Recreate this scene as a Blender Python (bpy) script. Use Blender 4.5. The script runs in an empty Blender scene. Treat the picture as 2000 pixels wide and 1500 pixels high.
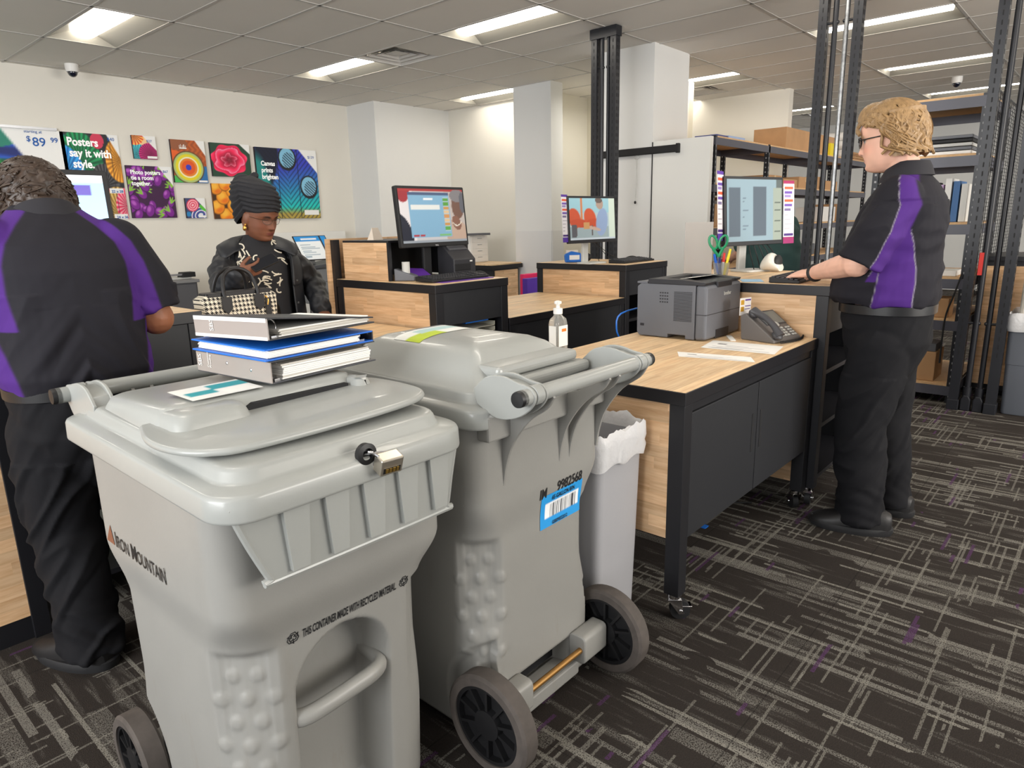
import bpy, bmesh, math, random
import numpy as np
from mathutils import Vector, Matrix, noise
from mathutils.bvhtree import BVHTree
R = random.Random(7)
PI = math.pi
COL = bpy.context.scene.collection
sc = bpy.context.scene

# ------------------------------------------------------------------ colour and materials
def lin(c):
    c = np.asarray(c, float) / 255.0
    return np.where(c <= 0.04045, c / 12.92, ((c + 0.055) / 1.055) ** 2.4)
def l4(c): return tuple(float(v) for v in lin(c)) + (1.0,)
class NT:
    def __init__(s, name):
        s.m = bpy.data.materials.new(name); s.m.use_nodes = True
        s.t = s.m.node_tree; s.b = s.t.nodes['Principled BSDF']
    def n(s, ty, **kw):
        k = s.t.nodes.new(ty)
        for a, v in kw.items(): setattr(k, a, v)
        return k
    def put(s, sock, v):
        if hasattr(v, 'is_linked') or isinstance(v, bpy.types.NodeSocket): s.t.links.new(v, sock)
        else: sock.default_value = v
    def math(s, op, a, b=None, c=None):
        k = s.n('ShaderNodeMath', operation=op)
        for i, v in enumerate((a, b, c)):
            if v is not None: s.put(k.inputs[i], v)
        return k.outputs[0]
    def mix(s, f, a, b, blend='MIX'):
        k = s.n('ShaderNodeMix', data_type='RGBA', blend_type=blend)
        s.put(k.inputs[0], f); s.put(k.inputs[6], a); s.put(k.inputs[7], b)
        return k.outputs[2]
    def noise(s, scale, detail=2, vec=None, rough=.5):
        k = s.n('ShaderNodeTexNoise'); k.inputs['Scale'].default_value = scale; k.inputs['Detail'].default_value = detail
        k.inputs['Roughness'].default_value = rough
        s.put(k.inputs['Vector'], vec if vec is not None else s.pos()); return k.outputs['Fac']
    def pos(s):
        if not hasattr(s, '_p'): s._p = s.n('ShaderNodeTexCoord').outputs['Object']
        return s._p
    def xyz(s):
        k = s.n('ShaderNodeSeparateXYZ'); s.put(k.inputs[0], s.pos()); return k.outputs
    def vec(s, x, y, z=0.0):
        k = s.n('ShaderNodeCombineXYZ')
        for i, v in enumerate((x, y, z)): s.put(k.inputs[i], v)
        return k.outputs[0]
    def white(s, v):
        k = s.n('ShaderNodeTexWhiteNoise', noise_dimensions='2D'); s.put(k.inputs['Vector'], v); return k.outputs['Value']
    def bump(s, h, strength=.3, dist=.002):
        k = s.n('ShaderNodeBump'); k.inputs['Strength'].default_value = strength; k.inputs['Distance'].default_value = dist
        s.put(k.inputs['Height'], h); s.put(s.b.inputs['Normal'], k.outputs[0])
    def base(s, c): s.put(s.b.inputs['Base Color'], c)
    def set(s, **kw):
        for k, v in kw.items(): s.put(s.b.inputs[k.replace('_', ' ')], v)
        return s
def mat(name, c, rough=.5, metal=0., bump=None, var=None, spec=.5, emit=None, coat=0, trans=0, alpha=None, ior=1.45):
    t = NT(name)
    if var:
        d = tuple(max(0, v * (1 - var[1])) for v in c); u = tuple(min(255, v * (1 + var[1])) for v in c)
        t.base(t.mix(t.noise(var[0], 4), l4(d), l4(u)))
    else: t.base(l4(c))
    t.set(Roughness=rough, Metallic=metal, Specular_IOR_Level=spec, Coat_Weight=coat, Transmission_Weight=trans, IOR=ior)
    if alpha is not None: t.set(Alpha=alpha)
    if bump: t.bump(t.noise(bump[0], 3), bump[1], bump[2] if len(bump) > 2 else .002)
    if emit: t.set(Emission_Color=l4(emit[0]), Emission_Strength=emit[1])
    return t.m
def vcmat(name, rough=.6, bump=None, emit=0, spec=.4, coat=0):
    t = NT(name); a = t.n('ShaderNodeVertexColor', layer_name='Col')
    t.base(a.outputs[0]); t.set(Roughness=rough, Specular_IOR_Level=spec, Coat_Weight=coat)
    if emit: t.put(t.b.inputs['Emission Color'], a.outputs[0]); t.set(Emission_Strength=emit)
    if bump: t.bump(t.noise(bump[0], 3), bump[1], bump[2] if len(bump) > 2 else .002)
    return t.m
def wood(name, u, v, tint=(226, 190, 146)):
    """butcher block: strips laid along axis u, stacked along axis v"""
    t = NT(name); x = t.xyz(); U = x['XYZ'.index(u)]; V = x['XYZ'.index(v)]
    row = t.math('FLOOR', t.math('DIVIDE', V, .042))
    sh = t.math('MULTIPLY', t.white(t.vec(row, 3.3)), .7)
    seg = t.math('FLOOR', t.math('DIVIDE', t.math('ADD', U, sh), .42))
    r = t.white(t.vec(row, seg))
    a = np.array(tint, float)
    c = t.mix(r, l4(a * .93), l4(np.minimum(a * 1.06, 255)))
    g = t.noise(1.0, 5, t.vec(t.math('MULTIPLY', U, 5.), t.math('MULTIPLY', V, 70.), t.math('MULTIPLY', r, 20.)), .6)
    k = t.n('ShaderNodeValToRGB'); k.color_ramp.elements[0].position = .34; k.color_ramp.elements[1].position = .62
    k.color_ramp.elements[0].color = l4((214, 190, 164)); k.color_ramp.elements[1].color = (1, 1, 1, 1); t.put(k.inputs[0], g)
    t.base(t.mix(.65, c, k.outputs[0], 'MULTIPLY')); t.set(Roughness=.42)
    return t.m

# ------------------------------------------------------------------ scene tree helpers
MW = {}
def new(name, data, parent=None):
    o = bpy.data.objects.new(name, data); COL.objects.link(o)
    if parent is not None: o.parent = parent
    return o
def tag(o, label=None, cat=None, group=None, kind=None):
    if label: o['label'] = label
    if cat: o['category'] = cat
    if group: o['group'] = group
    if kind: o['kind'] = kind
    return o
def thing(name, label, cat, loc=(0, 0, 0), rz=0., group=None):
    o = new(name, None); o.location = loc; o.rotation_euler = (0, 0, rz); o.empty_display_size = .05
    MW[o.name] = Matrix.Translation(loc) @ Matrix.Rotation(rz, 4, 'Z')
    return tag(o, label, cat, group)
def dup(root, loc=None, rz=None, label=None, group=None):
    r = root.copy(); COL.objects.link(r)
    if loc is not None: r.location = loc
    if rz is not None: r.rotation_euler = (0, 0, rz)
    if label: r['label'] = label
    if group: r['group'] = group
    for ch in root.children:
        c = ch.copy(); COL.objects.link(c); c.parent = r
        for g in ch.children:
            d = g.copy(); COL.objects.link(d); d.parent = c
    return r

class MB:
    def __init__(s): s.v = []; s.f = []; s.mi = []; s.sm = []
    def add(s, vs, fs, mi=0, sm=False, M=None):
        b = len(s.v)
        for p in vs: s.v.append(tuple(M @ Vector(p)) if M is not None else tuple(p))
        for q in fs: s.f.append(tuple(b + i for i in q)); s.mi.append(mi); s.sm.append(sm)
        return s
    def bx(s, x0, x1, y0, y1, z0, z1, mi=0, M=None):
        vs = [(x, y, z) for z in (z0, z1) for y in (y0, y1) for x in (x0, x1)]
        return s.add(vs, [(0, 2, 3, 1), (4, 5, 7, 6), (0, 1, 5, 4), (2, 6, 7, 3), (0, 4, 6, 2), (1, 3, 7, 5)], mi, False, M)
    def prism(s, poly, a, b, axis='z', mi=0, M=None, sm=False):
        n = len(poly)
        def P(p, h): return {'z': (p[0], p[1], h), 'y': (p[0], h, p[1]), 'x': (h, p[0], p[1])}[axis]
        vs = [P(p, a) for p in poly] + [P(p, b) for p in poly]
        fs = [tuple(range(n))[::-1], tuple(range(n, 2 * n))]
        s.add(vs, fs, mi, False, M); b0 = len(s.v) - 2 * n
        for i in range(n):
            j = (i + 1) % n; s.f.append((b0 + i, b0 + j, b0 + n + j, b0 + n + i)); s.mi.append(mi); s.sm.append(sm)
        return s
    def loft(s, rings, mi=0, sm=True, closed=True, cap0=True, cap1=True, M=None, loop=False):
        n = len(rings[0]); vs = [p for r in rings for p in r]; fs = []
        m = len(rings)
        for i in range(m if loop else m - 1):
            for j in range(n if closed else n - 1):
                k = (j + 1) % n; i2 = (i + 1) % m
                fs.append((i * n + j, i * n + k, i2 * n + k, i2 * n + j))
        s.add(vs, fs, mi, sm, M); b = len(s.v) - len(vs)
        if cap0 and not loop: s.f.append(tuple(b + j for j in range(n))[::-1]); s.mi.append(mi); s.sm.append(False)
        if cap1 and not loop: s.f.append(tuple(b + (m - 1) * n + j for j in range(n))); s.mi.append(mi); s.sm.append(False)
        return s
    def tube(s, pts, r, n=8, mi=0, M=None, caps=True, flat=None):
        pts = [Vector(p) for p in pts]; m = len(pts)
        rs = r if isinstance(r, (list, tuple)) else [r] * m
        rings = []; up = None
        for i, p in enumerate(pts):
            d = (pts[min(i + 1, m - 1)] - pts[max(i - 1, 0)])
            if d.length < 1e-9: d = Vector((0, 0, 1))
            d.normalize()
            if up is None: up = Vector((0, 0, 1)) if abs(d.z) < .9 else Vector((1, 0, 0))
            a = d.cross(up)
            if a.length < 1e-6: a = d.orthogonal()
            a.normalize(); b = a.cross(d).normalized(); up = b
            ra, rb = rs[i] if isinstance(rs[i], tuple) else (rs[i], rs[i])
            rings.append([tuple(p + a * ra * math.cos(2 * PI * k / n) + b * rb * math.sin(2 * PI * k / n)) for k in range(n)])
        return s.loft(rings, mi, True, True, caps, caps, M)
    def cyl(s, p0, p1, r0, r1=None, n=16, mi=0, M=None): return s.tube([p0, p1], [r0, r0 if r1 is None else r1], n, mi, M)
    def lathe(s, prof, c=(0, 0, 0), n=24, axis='z', mi=0, M=None, caps=True, loop=False):
        rings = []
        for r, h in prof:
            ring = []
            for k in range(n):
                a, b = r * math.cos(2 * PI * k / n), r * math.sin(2 * PI * k / n)
                q = {'z': (a, b, h), 'x': (h, a, b), 'y': (b, h, a)}[axis]
                ring.append((q[0] + c[0], q[1] + c[1], q[2] + c[2]))
            rings.append(ring)
        return s.loft(rings, mi, True, True, caps, caps, M, loop)
    def sph(s, c, r, nu=16, nv=10, mi=0, M=None):
        if not isinstance(r, (tuple, list)): r = (r, r, r)
        rings = []
        for i in range(nv + 1):
            t = PI * (i + .02) / (nv + .04) ; z = -math.cos(t); q = math.sin(t)
            rings.append([(c[0] + r[0] * q * math.cos(2 * PI * k / nu), c[1] + r[1] * q * math.sin(2 * PI * k / nu), c[2] + r[2] * z) for k in range(nu)])
        return s.loft(rings, mi, True, M=M)
    def quad(s, a, b, c, d, mi=0): return s.add([a, b, c, d], [(0, 1, 2, 3)], mi)
    def mesh(s, name, mats, M=None, recalc=True):
        me = bpy.data.meshes.new(name)
        vs = [tuple(M @ Vector(p)) for p in s.v] if M is not None else s.v
        me.from_pydata(vs, [], s.f)
        for m in (mats if isinstance(mats, (list, tuple)) else [mats]): me.materials.append(m)
        me.polygons.foreach_set('material_index', s.mi); me.polygons.foreach_set('use_smooth', s.sm)
        if recalc:
            bm = bmesh.new(); bm.from_mesh(me); bmesh.ops.recalc_face_normals(bm, faces=bm.faces); bm.to_mesh(me); bm.free()
        me.update(); return me
    def obj(s, name, mats, parent=None, world=True, bevel=0, seg=2, sharp=40, sub=0, recalc=True):
        """world=True: vertices are in world space and get moved into the parent's frame"""
        M = None
        if parent is not None and world: M = mw(parent).inverted()
        o = new(name, s.mesh(name, mats, M, recalc), parent)
        if any(s.sm):
            try: o.data.set_sharp_from_angle(angle=math.radians(sharp))
            except Exception: pass
        if bevel:
            b = o.modifiers.new('b', 'BEVEL'); b.width = bevel; b.segments = seg; b.limit_method = 'ANGLE'; b.angle_limit = math.radians(35); b.harden_normals = False
        if sub:
            b = o.modifiers.new('s', 'SUBSURF'); b.levels = sub; b.render_levels = sub
        return o
    def solo(s, name, mats, label, cat, group=None, loc=None, bevel=0, **kw):
        """a thing that is one mesh; origin at its base centre"""
        a = np.array(s.v); L = loc or (float(a[:, 0].mean()), float(a[:, 1].mean()), float(a[:, 2].min()))
        s.v = [tuple(np.array(p) - L) for p in s.v]
        o = s.obj(name, mats, None, bevel=bevel, **kw); o.location = L
        return tag(o, label, cat, group)
def mw(o):
    return MW[o.name] if o.name in MW else (mw(o.parent) if o.parent is not None else Matrix.Identity(4)) @ Matrix.LocRotScale(o.location, o.rotation_euler, o.scale)
def struct(mb, name, mats, **kw): return tag(mb.obj(name, mats, **kw), kind='structure')
def rrect(hx, hy, r, n=6, c=(0, 0), rb=None):
    """rounded rectangle, counter clockwise; r front(-y) corner radius, rb back(+y)"""
    rb = r if rb is None else rb; out = []
    for sx, sy, a0, q in ((1, -1, -90, r), (1, 1, 0, rb), (-1, 1, 90, rb), (-1, -1, 180, r)):
        for k in range(n + 1):
            a = math.radians(a0 + 90 * k / n)
            out.append((c[0] + sx * (hx - q) + q * math.cos(a), c[1] + sy * (hy - q) + q * math.sin(a)))
    return out
def resample(poly, n):
    p = np.array(list(poly) + [poly[0]]); d = np.r_[0, np.cumsum(np.linalg.norm(np.diff(p, axis=0), axis=1))]
    t = np.linspace(0, d[-1], n, endpoint=False)
    return np.stack([np.interp(t, d, p[:, 0]), np.interp(t, d, p[:, 1])], 1)
def bez(pts, n=24):
    """Catmull-Rom through points"""
    P = [Vector(p) for p in pts]; P = [2 * P[0] - P[1]] + P + [2 * P[-1] - P[-2]]; out = []
    m = len(P) - 3
    for i in range(m):
        for k in range(max(2, n // m)):
            t = k / max(2, n // m); a, b, c, d = P[i:i + 4]
            out.append(.5 * ((2 * b) + (c - a) * t + (2 * a - 5 * b + 4 * c - d) * t * t + (3 * b - a - 3 * c + d) * t ** 3))
    out.append(P[-2]); return out
def text(s, size, m, name='lettering', parent=None, M=None, world=True, align='LEFT', xs=1.0, bold=0., sp=1.0, line=1.0, ext=.0003, onto=None, dirv=None, off=.0015):
    """flat lettering in its own XY plane placed by matrix M; with onto=(bvh) it is laid on a curved surface along dirv"""
    cu = bpy.data.curves.new('txt', 'FONT'); cu.body = s; cu.size = size; cu.align_x = align; cu.offset = bold; cu.space_character = sp; cu.space_line = line
    cu.extrude = 0 if onto else ext; cu.resolution_u = 3
    o = bpy.data.objects.new('txt', cu); COL.objects.link(o); bpy.context.view_layer.update()
    me = bpy.data.meshes.new_from_object(o.evaluated_get(bpy.context.evaluated_depsgraph_get()))
    bpy.data.objects.remove(o); bpy.data.curves.remove(cu)
    W = (M or Matrix.Identity(4)) @ Matrix.Diagonal((xs, 1, 1, 1))
    if onto:
        bm = bmesh.new(); bm.from_mesh(me); bmesh.ops.subdivide_edges(bm, edges=[e for e in bm.edges if e.calc_length() > size * .5], cuts=1); bm.to_mesh(me); bm.free()
        dv = Vector(dirv).normalized()
        for v in me.vertices:
            p = W @ v.co; h = onto.ray_cast(p - dv * .3, dv, .8)
            v.co = (h[0] - dv * off) if h[0] is not None else p
    else: me.transform(W)
    if parent is not None and world: me.transform(mw(parent).inverted())
    me.materials.clear(); me.materials.append(m)
    me.name = name
    return new(name, me, parent)
def text_width(s, size, xs=1.0):
    cu = bpy.data.curves.new('txt', 'FONT'); cu.body = s + '|'; cu.size = size; o = bpy.data.objects.new('txt', cu); COL.objects.link(o); bpy.context.view_layer.update(); w = o.dimensions.x
    bpy.data.objects.remove(o); bpy.data.curves.remove(cu); return w * xs
def basis(x, z, o):
    """matrix with given x and z directions at origin o"""
    x = Vector(x).normalized(); z = Vector(z).normalized(); y = z.cross(x).normalized(); x = y.cross(z)
    return Matrix(((x.x, y.x, z.x, o[0]), (x.y, y.y, z.y, o[1]), (x.z, y.z, z.z, o[2]), (0, 0, 0, 1)))
def picture(name, w, h, fn, m, parent=None, M=None, nx=60, ny=60, world=True, mask=None):
    """a flat print: a grid coloured per vertex by fn(U,V)->(…,3) sRGB, U right 0..1, V up 0..1; lies in XY plane of M, lower-left at origin"""
    u = np.linspace(0, 1, nx + 1); v = np.linspace(0, 1, ny + 1); U, V = np.meshgrid(u, v)
    rgb = np.clip(fn(U, V), 0, 255)
    vs = np.stack([U * w, V * h, U * 0], -1).reshape(-1, 3)
    fs = []
    for j in range(ny):
        for i in range(nx):
            if mask is None or mask((i + .5) / nx, (j + .5) / ny):
                a = j * (nx + 1) + i; fs.append((a, a + 1, a + nx + 2, a + nx + 1))
    me = bpy.data.meshes.new(name); me.from_pydata(vs.tolist(), [], fs)
    at = me.color_attributes.new('Col', 'FLOAT_COLOR', 'POINT')
    c = np.ones((len(vs), 4)); c[:, :3] = lin(rgb).reshape(-1, 3); at.data.foreach_set('color', c.ravel())
    W = M or Matrix.Identity(4)
    if parent is not None and world: W = mw(parent).inverted() @ W
    me.transform(W); me.materials.append(m); me.update()
    return new(name, me, parent)
# --- painting helpers on U,V arrays
def full(U, c): return np.ones(U.shape + (3,)) * np.array(c, float)
def over(img, mask, c):
    a = np.clip(mask, 0, 1)[..., None]; return img * (1 - a) + a * np.asarray(c, float)
def soft(d, w=.015): return np.clip(.5 - d / w, 0, 1)
def rect(U, V, x0, x1, y0, y1): return ((U >= x0) & (U <= x1) & (V >= y0) & (V <= y1)).astype(float)
def disc(U, V, x, y, rx, ry=None, a=0, w=.04):
    ry = ry or rx; dx, dy = U - x, V - y; c, s = math.cos(a), math.sin(a)
    return soft(np.sqrt(((dx * c + dy * s) / rx) ** 2 + ((-dx * s + dy * c) / ry) ** 2) - 1, w)
# ------------------------------------------------------------------ materials
M_BLK = mat('black_powder_coat', (25, 25, 29), .42, bump=(900, .08, .0005), var=(6, .08))
M_BLK2 = mat('black_panel', (31, 32, 36), .5, var=(4, .08))
M_EDGE = mat('black_edging', (24, 23, 27), .4)
M_DARK = mat('dark_interior', (18, 18, 21), .7)
M_CHROME = mat('chrome', (225, 225, 228), .12, 1.)
M_STEEL = mat('brushed_steel', (170, 172, 176), .35, 1.)
M_RUB = mat('black_rubber', (26, 26, 28), .7, var=(30, .2))
M_WHITE = mat('white_plastic', (228, 226, 222), .4)
M_PAPER = mat('white_paper', (238, 237, 233), .7)
M_CARD = mat('cardboard', (178, 138, 98), .75, var=(8, .08))
M_CARD2 = mat('cardboard_edge', (150, 112, 78), .8, var=(60, .2))
M_WX = wood('oak_block_top', 'X', 'Y', (232, 203, 163)); M_WYZ = wood('oak_block_side', 'Y', 'Z', (226, 190, 150)); M_WXZ = wood('oak_block_front', 'X', 'Z', (226, 190, 150))
M_PLY = mat('particle_board', (206, 168, 124), .7, var=(60, .1))
M_INK = mat('black_ink', (22, 22, 24), .6)
M_PURP = mat('purple_plastic', (84, 40, 140), .5)
M_BLUE = mat('blue_plastic', (30, 104, 196), .4)
M_GREY = mat('grey_plastic', (96, 98, 104), .45)
M_LGREY = mat('light_grey_plastic', (190, 190, 186), .45)
M_CLEAR = mat('clear_acrylic', (235, 240, 240), .06, trans=.9, ior=1.2, alpha=.35)
M_VC = vcmat('printed_surface', .55)
M_SCREEN = vcmat('lit_screen', .25, emit=.45)
M_RACK = mat('black_rack_steel', (30, 31, 36), .38, bump=(500, .05, .0005))
M_RACKG = mat('grey_rack_beam', (82, 82, 92), .4)
M_ROD = mat('worn_steel_rod', (150, 152, 154), .35, .8, var=(40, .3))

# ------------------------------------------------------------------ room shell
def wall_mat(name, c): return mat(name, c, .8, bump=(160, .12, .001), var=(1.2, .015), spec=.2)
W_WARM = wall_mat('painted_wall', (226, 222, 212)); W_COOL = wall_mat('painted_wall_cool', (224, 224, 222)); W_WHITE = wall_mat('white_laminate', (226, 225, 220))
CZ = 3.05
def wall(name, x0, x1, y0, y1, z1=CZ, m=W_WARM, z0=0.): return struct(MB().bx(x0, x1, y0, y1, z0, z1), name, m)
wall('wall_left', -4.5, 6.37, 8.74, 8.86)
wall('wall_left_pilaster', 6.37, 7.9, 8.11, 8.86, m=W_COOL)
wall('wall_back', 7.8, 7.92, 6.0, 8.11)
wall('wall_back_column', 7.1, 7.34, 5.56, 6.17, m=W_COOL)
wall('wall_back_recess', 8.5, 8.62, 4.42, 6.0, m=wall_mat('painted_wall_beige', (214, 208, 190)))
wall('wall_back_recess_side', 7.92, 8.62, 6.0, 6.1)
wall('wall_back_pier', 6.4, 7.12, 3.715, 4.43, m=W_COOL)
s = wall('wall_back_partition', 6.4, 6.46, 3.09, 3.712, 2.125, m=W_WHITE)
wall('wall_back_divider', 9.96, 10.1, 3.69, 5.6)
wall('wall_far', 14.6, 14.7, -5, 8.86, m=wall_mat('far_wall', (206, 206, 204)))
wall('wall_recess_link', 7.12, 8.5, 4.42, 4.5)
struct(MB().bx(6.392, 6.4, 3.708, 3.716, .2, 2.12), 'trim_1', M_DARK)
struct(MB().bx(-4.5, 6.37, 8.725, 8.74, 0, .1), 'baseboard_left', M_BLK)
struct(MB().bx(7.085, 7.1, 5.56, 6.17, 0, .1).bx(7.1, 7.34, 5.545, 5.56, 0, .1), 'baseboard_back', M_BLK)
struct(MB().bx(7.09, 7.1, 5.56, 6.17, .1, 1.25).bx(7.1, 7.34, 5.55, 5.56, .1, 1.25), 'trim_2', mat('clear_corner_guard', (216, 216, 216), .3))

# carpet: dark taupe loop pile, long pale streaks along Y, short fine ones along X, sparse purple threads
def carpet():
    t = NT('streaked_carpet'); x = t.xyz(); X, Y = x[0], x[1]
    big = t.noise(1.7, 2); patch = t.math('MULTIPLY', t.math('SUBTRACT', big, .5), .36)
    def streak(A, B, w, L, thr, seed, soft=.25):
        row = t.math('FLOOR', t.math('DIVIDE', A, w))
        off = t.math('MULTIPLY', t.white(t.vec(row, seed)), L * 3)
        q = t.math('DIVIDE', t.math('ADD', B, off), L); seg = t.math('FLOOR', q)
        r = t.white(t.vec(row, t.math('ADD', seg, seed * 7.7)))
        keep = t.math('GREATER_THAN', t.math('ADD', r, patch), thr)
        fr = t.math('FRACT', q); cut = t.math('LESS_THAN', fr, t.math('ADD', .35, t.math('MULTIPLY', r, .6)))
        return t.math('MULTIPLY', keep, cut)
    tile = t.vec(t.math('FLOOR', t.math('DIVIDE', X, .61)), t.math('FLOOR', t.math('DIVIDE', Y, .61)))
    tr = t.white(tile)
    fine = t.noise(330, 3); med = t.noise(1.0, 4, t.vec(t.math('MULTIPLY', X, 26.), t.math('MULTIPLY', Y, 2.2)), .6)
    base = t.mix(t.math('MULTIPLY', fine, 1.), l4((24, 22, 21)), l4((64, 58, 54)))
    base = t.mix(t.math('MULTIPLY', tr, .22), base, l4((44, 40, 38)))
    grey = l4((116, 113, 107)); pale = l4((130, 127, 119))
    spk = t.math('GREATER_THAN', t.noise(260, 3), .48)
    spk2 = t.math('GREATER_THAN', t.noise(260, 3), .43)
    # worn broad bands, speckled
    k = t.n('ShaderNodeValToRGB'); k.color_ramp.elements[0].position = .53; k.color_ramp.elements[1].position = .63; t.put(k.inputs[0], med)
    base = t.mix(t.math('MULTIPLY', t.math('MULTIPLY', k.outputs[0], spk), .55), base, grey)
    for w, L, thr, sd, A, B, c, am, sp in ((.050, .95, .93, 1., X, Y, grey, .6, spk), (.024, .8, .93, 2., X, Y, grey, .85, spk2), (.0125, .6, .94, 3., X, Y, pale, .8, spk2), (.0085, .50, .955, 4., Y, X, pale, .5, spk2), (.007, .30, .955, 5., Y, X, pale, .55, spk2), (.017, .9, .935, 9., X, Y, grey, .75, spk)):
        base = t.mix(t.math('MULTIPLY', t.math('MULTIPLY', streak(A, B, w, L, thr, sd), sp), am), base, c)
    base = t.mix(t.math('MULTIPLY', t.math('MULTIPLY', streak(Y, X, .012, .22, .992, 6.), spk2), .8), base, l4((78, 50, 84)))
    seam = t.math('LESS_THAN', t.math('MINIMUM', t.math('FRACT', t.math('DIVIDE', X, .61)), t.math('FRACT', t.math('DIVIDE', Y, .61))), .006)
    base = t.mix(t.math('MULTIPLY', seam, .5), base, l4((26, 24, 23)))
    t.base(base); t.set(Roughness=.95, Specular_IOR_Level=.1); t.bump(t.noise(380, 2), .6, .004)
    return t.m
struct(MB().bx(-4.5, 14.7, -5, 8.86, -.06, 0), 'floor', carpet())

# ceiling: lay-in tiles, with openings where troffers and diffusers sit
GX, GY, TX, TY = 2.8355, 7.415, .6096, 1.2192
LIGHTS = [(-1, 0), (3, 0), (3, 2), (7, 4), (11, 4), (9, 2), (7, 0), (15, 4), (15, 2), (-1, 2), (-1, 4), (3, 4), (-5, 0), (-5, 2), (-5, 4), (3, 6), (7, 6), (-1, 6), (11, 6), (15, 6), (15, 0), (11, 1)]
VENTS = [(3, 1, 0), (10, 2, 0), (16, 2, 0)]
def cell(i, j): return GX + TX * i, GX + TX * (i + 1), GY - TY * (j + 1), GY - TY * j
b = MB(); occ = set(LIGHTS) | {(v[0], v[1]) for v in VENTS}
for i in range(-12, 20):
    for j in range(-2, 11):
        x0, x1, y0, y1 = cell(i, j); y1 = min(y1, 8.74); x1 = min(x1, 14.7); y0 = max(y0, -5)
        if (i, j) in occ or y0 >= y1 or x0 >= x1: continue
        b.quad((x0, y0, CZ), (x0, y1, CZ), (x1, y1, CZ), (x1, y0, CZ))
for i, j, h in VENTS:
    x0, x1, y0, y1 = cell(i, j); ym = (y0 + y1) / 2; b.quad((x0, y0, CZ), (x0, ym, CZ), (x1, ym, CZ), (x1, y0, CZ))
b.bx(-4.5, 14.7, -5, 8.86, CZ + .25, CZ + .3)
struct(b, 'ceiling', mat('ceiling_tile', (226, 222, 215), .9, bump=(260, .25, .002), var=(.9, .03), spec=.1), recalc=False)
b = MB(); g = .012
for i in range(-12, 21):
    x = GX + TX * i
    if x < 14.6: b.bx(x - g, x + g, -5, 8.74, CZ - .004, CZ + .02)
for j in range(-1, 11):
    y = GY - TY * j
    if y > -5: b.bx(-4.5, 14.6, y - g, y + g, CZ - .004, CZ + .02)
struct(b, 'trim_3', mat('ceiling_grid_bar', (188, 185, 180), .5))
M_PAN = mat('troffer_pan', (150, 147, 138), .35); M_LENS = mat('troffer_lens', (255, 250, 238), .4, emit=((255, 247, 234), 17.))
def troffer(i, j, label):
    x0, x1, y0, y1 = cell(i, j); cx = (x0 + x1) / 2; cy = (y0 + y1) / 2; z = CZ
    t = thing('ceiling_light', label, 'ceiling light', (cx, cy, z), 0, 'recessed fluorescent ceiling lights')
    p = MB(); zi = z + .075; w = .10; e = .05
    X0, X1, Y0, Y1 = x0 + .02, x1 - .02, y0 + .02, y1 - .02
    # flange
    for a in ((x0, X0, y0, y1), (X1, x1, y0, y1), (X0, X1, y0, Y0), (X0, X1, Y1, y1)): p.bx(a[0], a[1], a[2], a[3], z - .003, z + .004)
    p.quad((X0, Y0, z), (X0, Y1, z), (cx - w, Y1 - e, zi), (cx - w, Y0 + e, zi)); p.quad((X1, Y1, z), (X1, Y0, z), (cx + w, Y0 + e, zi), (cx + w, Y1 - e, zi))
    p.quad((X0, Y0, z), (cx - w, Y0 + e, zi), (cx + w, Y0 + e, zi), (X1, Y0, z)); p.quad((X1, Y1, z), (cx + w, Y1 - e, zi), (cx - w, Y1 - e, zi), (X0, Y1, z))
    p.obj('pan', M_PAN, t, recalc=False)
    d = MB(); rings = []
    for k in range(9):
        a = PI * k / 8; rings.append((cx - w * math.cos(a), zi - .055 * math.sin(a)))
    d.prism(rings, Y0 + e + .01, Y1 - e - .01, 'y', sm=True); d.obj('diffuser', M_LENS, t)
LL = {(-1, 0): 'recessed ceiling light above the poster wall, leftmost in the photo', (3, 0): 'recessed ceiling light beside the square air vent', (3, 2): 'big recessed ceiling light at top centre, nearest the headscarf woman and tall white pier',
      (7, 4): 'long recessed ceiling light at top right seen behind the middle black poles', (11, 4): 'recessed ceiling light just above the second dome camera at right', (9, 2): 'recessed ceiling light beside the large white pier, above the divider wall', (7, 0): 'recessed ceiling light left of the slim white column, farthest over the poster area',
      (15, 4): 'recessed ceiling light glimpsed over the tall wire rack at far right', (15, 2): 'distant recessed ceiling light beyond the divider wall opening'}
for q in LIGHTS: troffer(q[0], q[1], LL.get(q, 'recessed ceiling light outside the frame overhead'))
M_VENT = mat('vent_metal', (206, 203, 198), .45); M_VHOLE = mat('vent_throat', (58, 60, 66), .6)
def vent(i, j, label):
    x0, x1, y0, y1 = cell(i, j); y0 = (y0 + y1) / 2; cx, cy = (x0 + x1) / 2, (y0 + y1) / 2
    t = thing('ceiling_vent', label, 'air vent', (cx, cy, CZ), 0, 'square ceiling air diffusers')
    h = .2965; MB().bx(cx - h, cx + h, cy - h, cy + h, CZ + .1, CZ + .105).obj('throat', M_VHOLE, t)
    p = MB()
    for a, z0, z1 in ((.3048, 0, .03), (.225, .012, .05), (.15, .02, .06)):
        o = a; n = a - .055
        c = [(-1, -1), (1, -1), (1, 1), (-1, 1)]
        for k in range(4):
            A, B = c[k], c[(k + 1) % 4]
            p.quad((cx + A[0] * o, cy + A[1] * o, CZ + z0), (cx + B[0] * o, cy + B[1] * o, CZ + z0), (cx + B[0] * n, cy + B[1] * n, CZ + z1), (cx + A[0] * n, cy + A[1] * n, CZ + z1))
    p.bx(cx - .08, cx + .08, cy - .08, cy + .08, CZ + .03, CZ + .034)
    p.obj('louvre', M_VENT, t, recalc=False)
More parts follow.
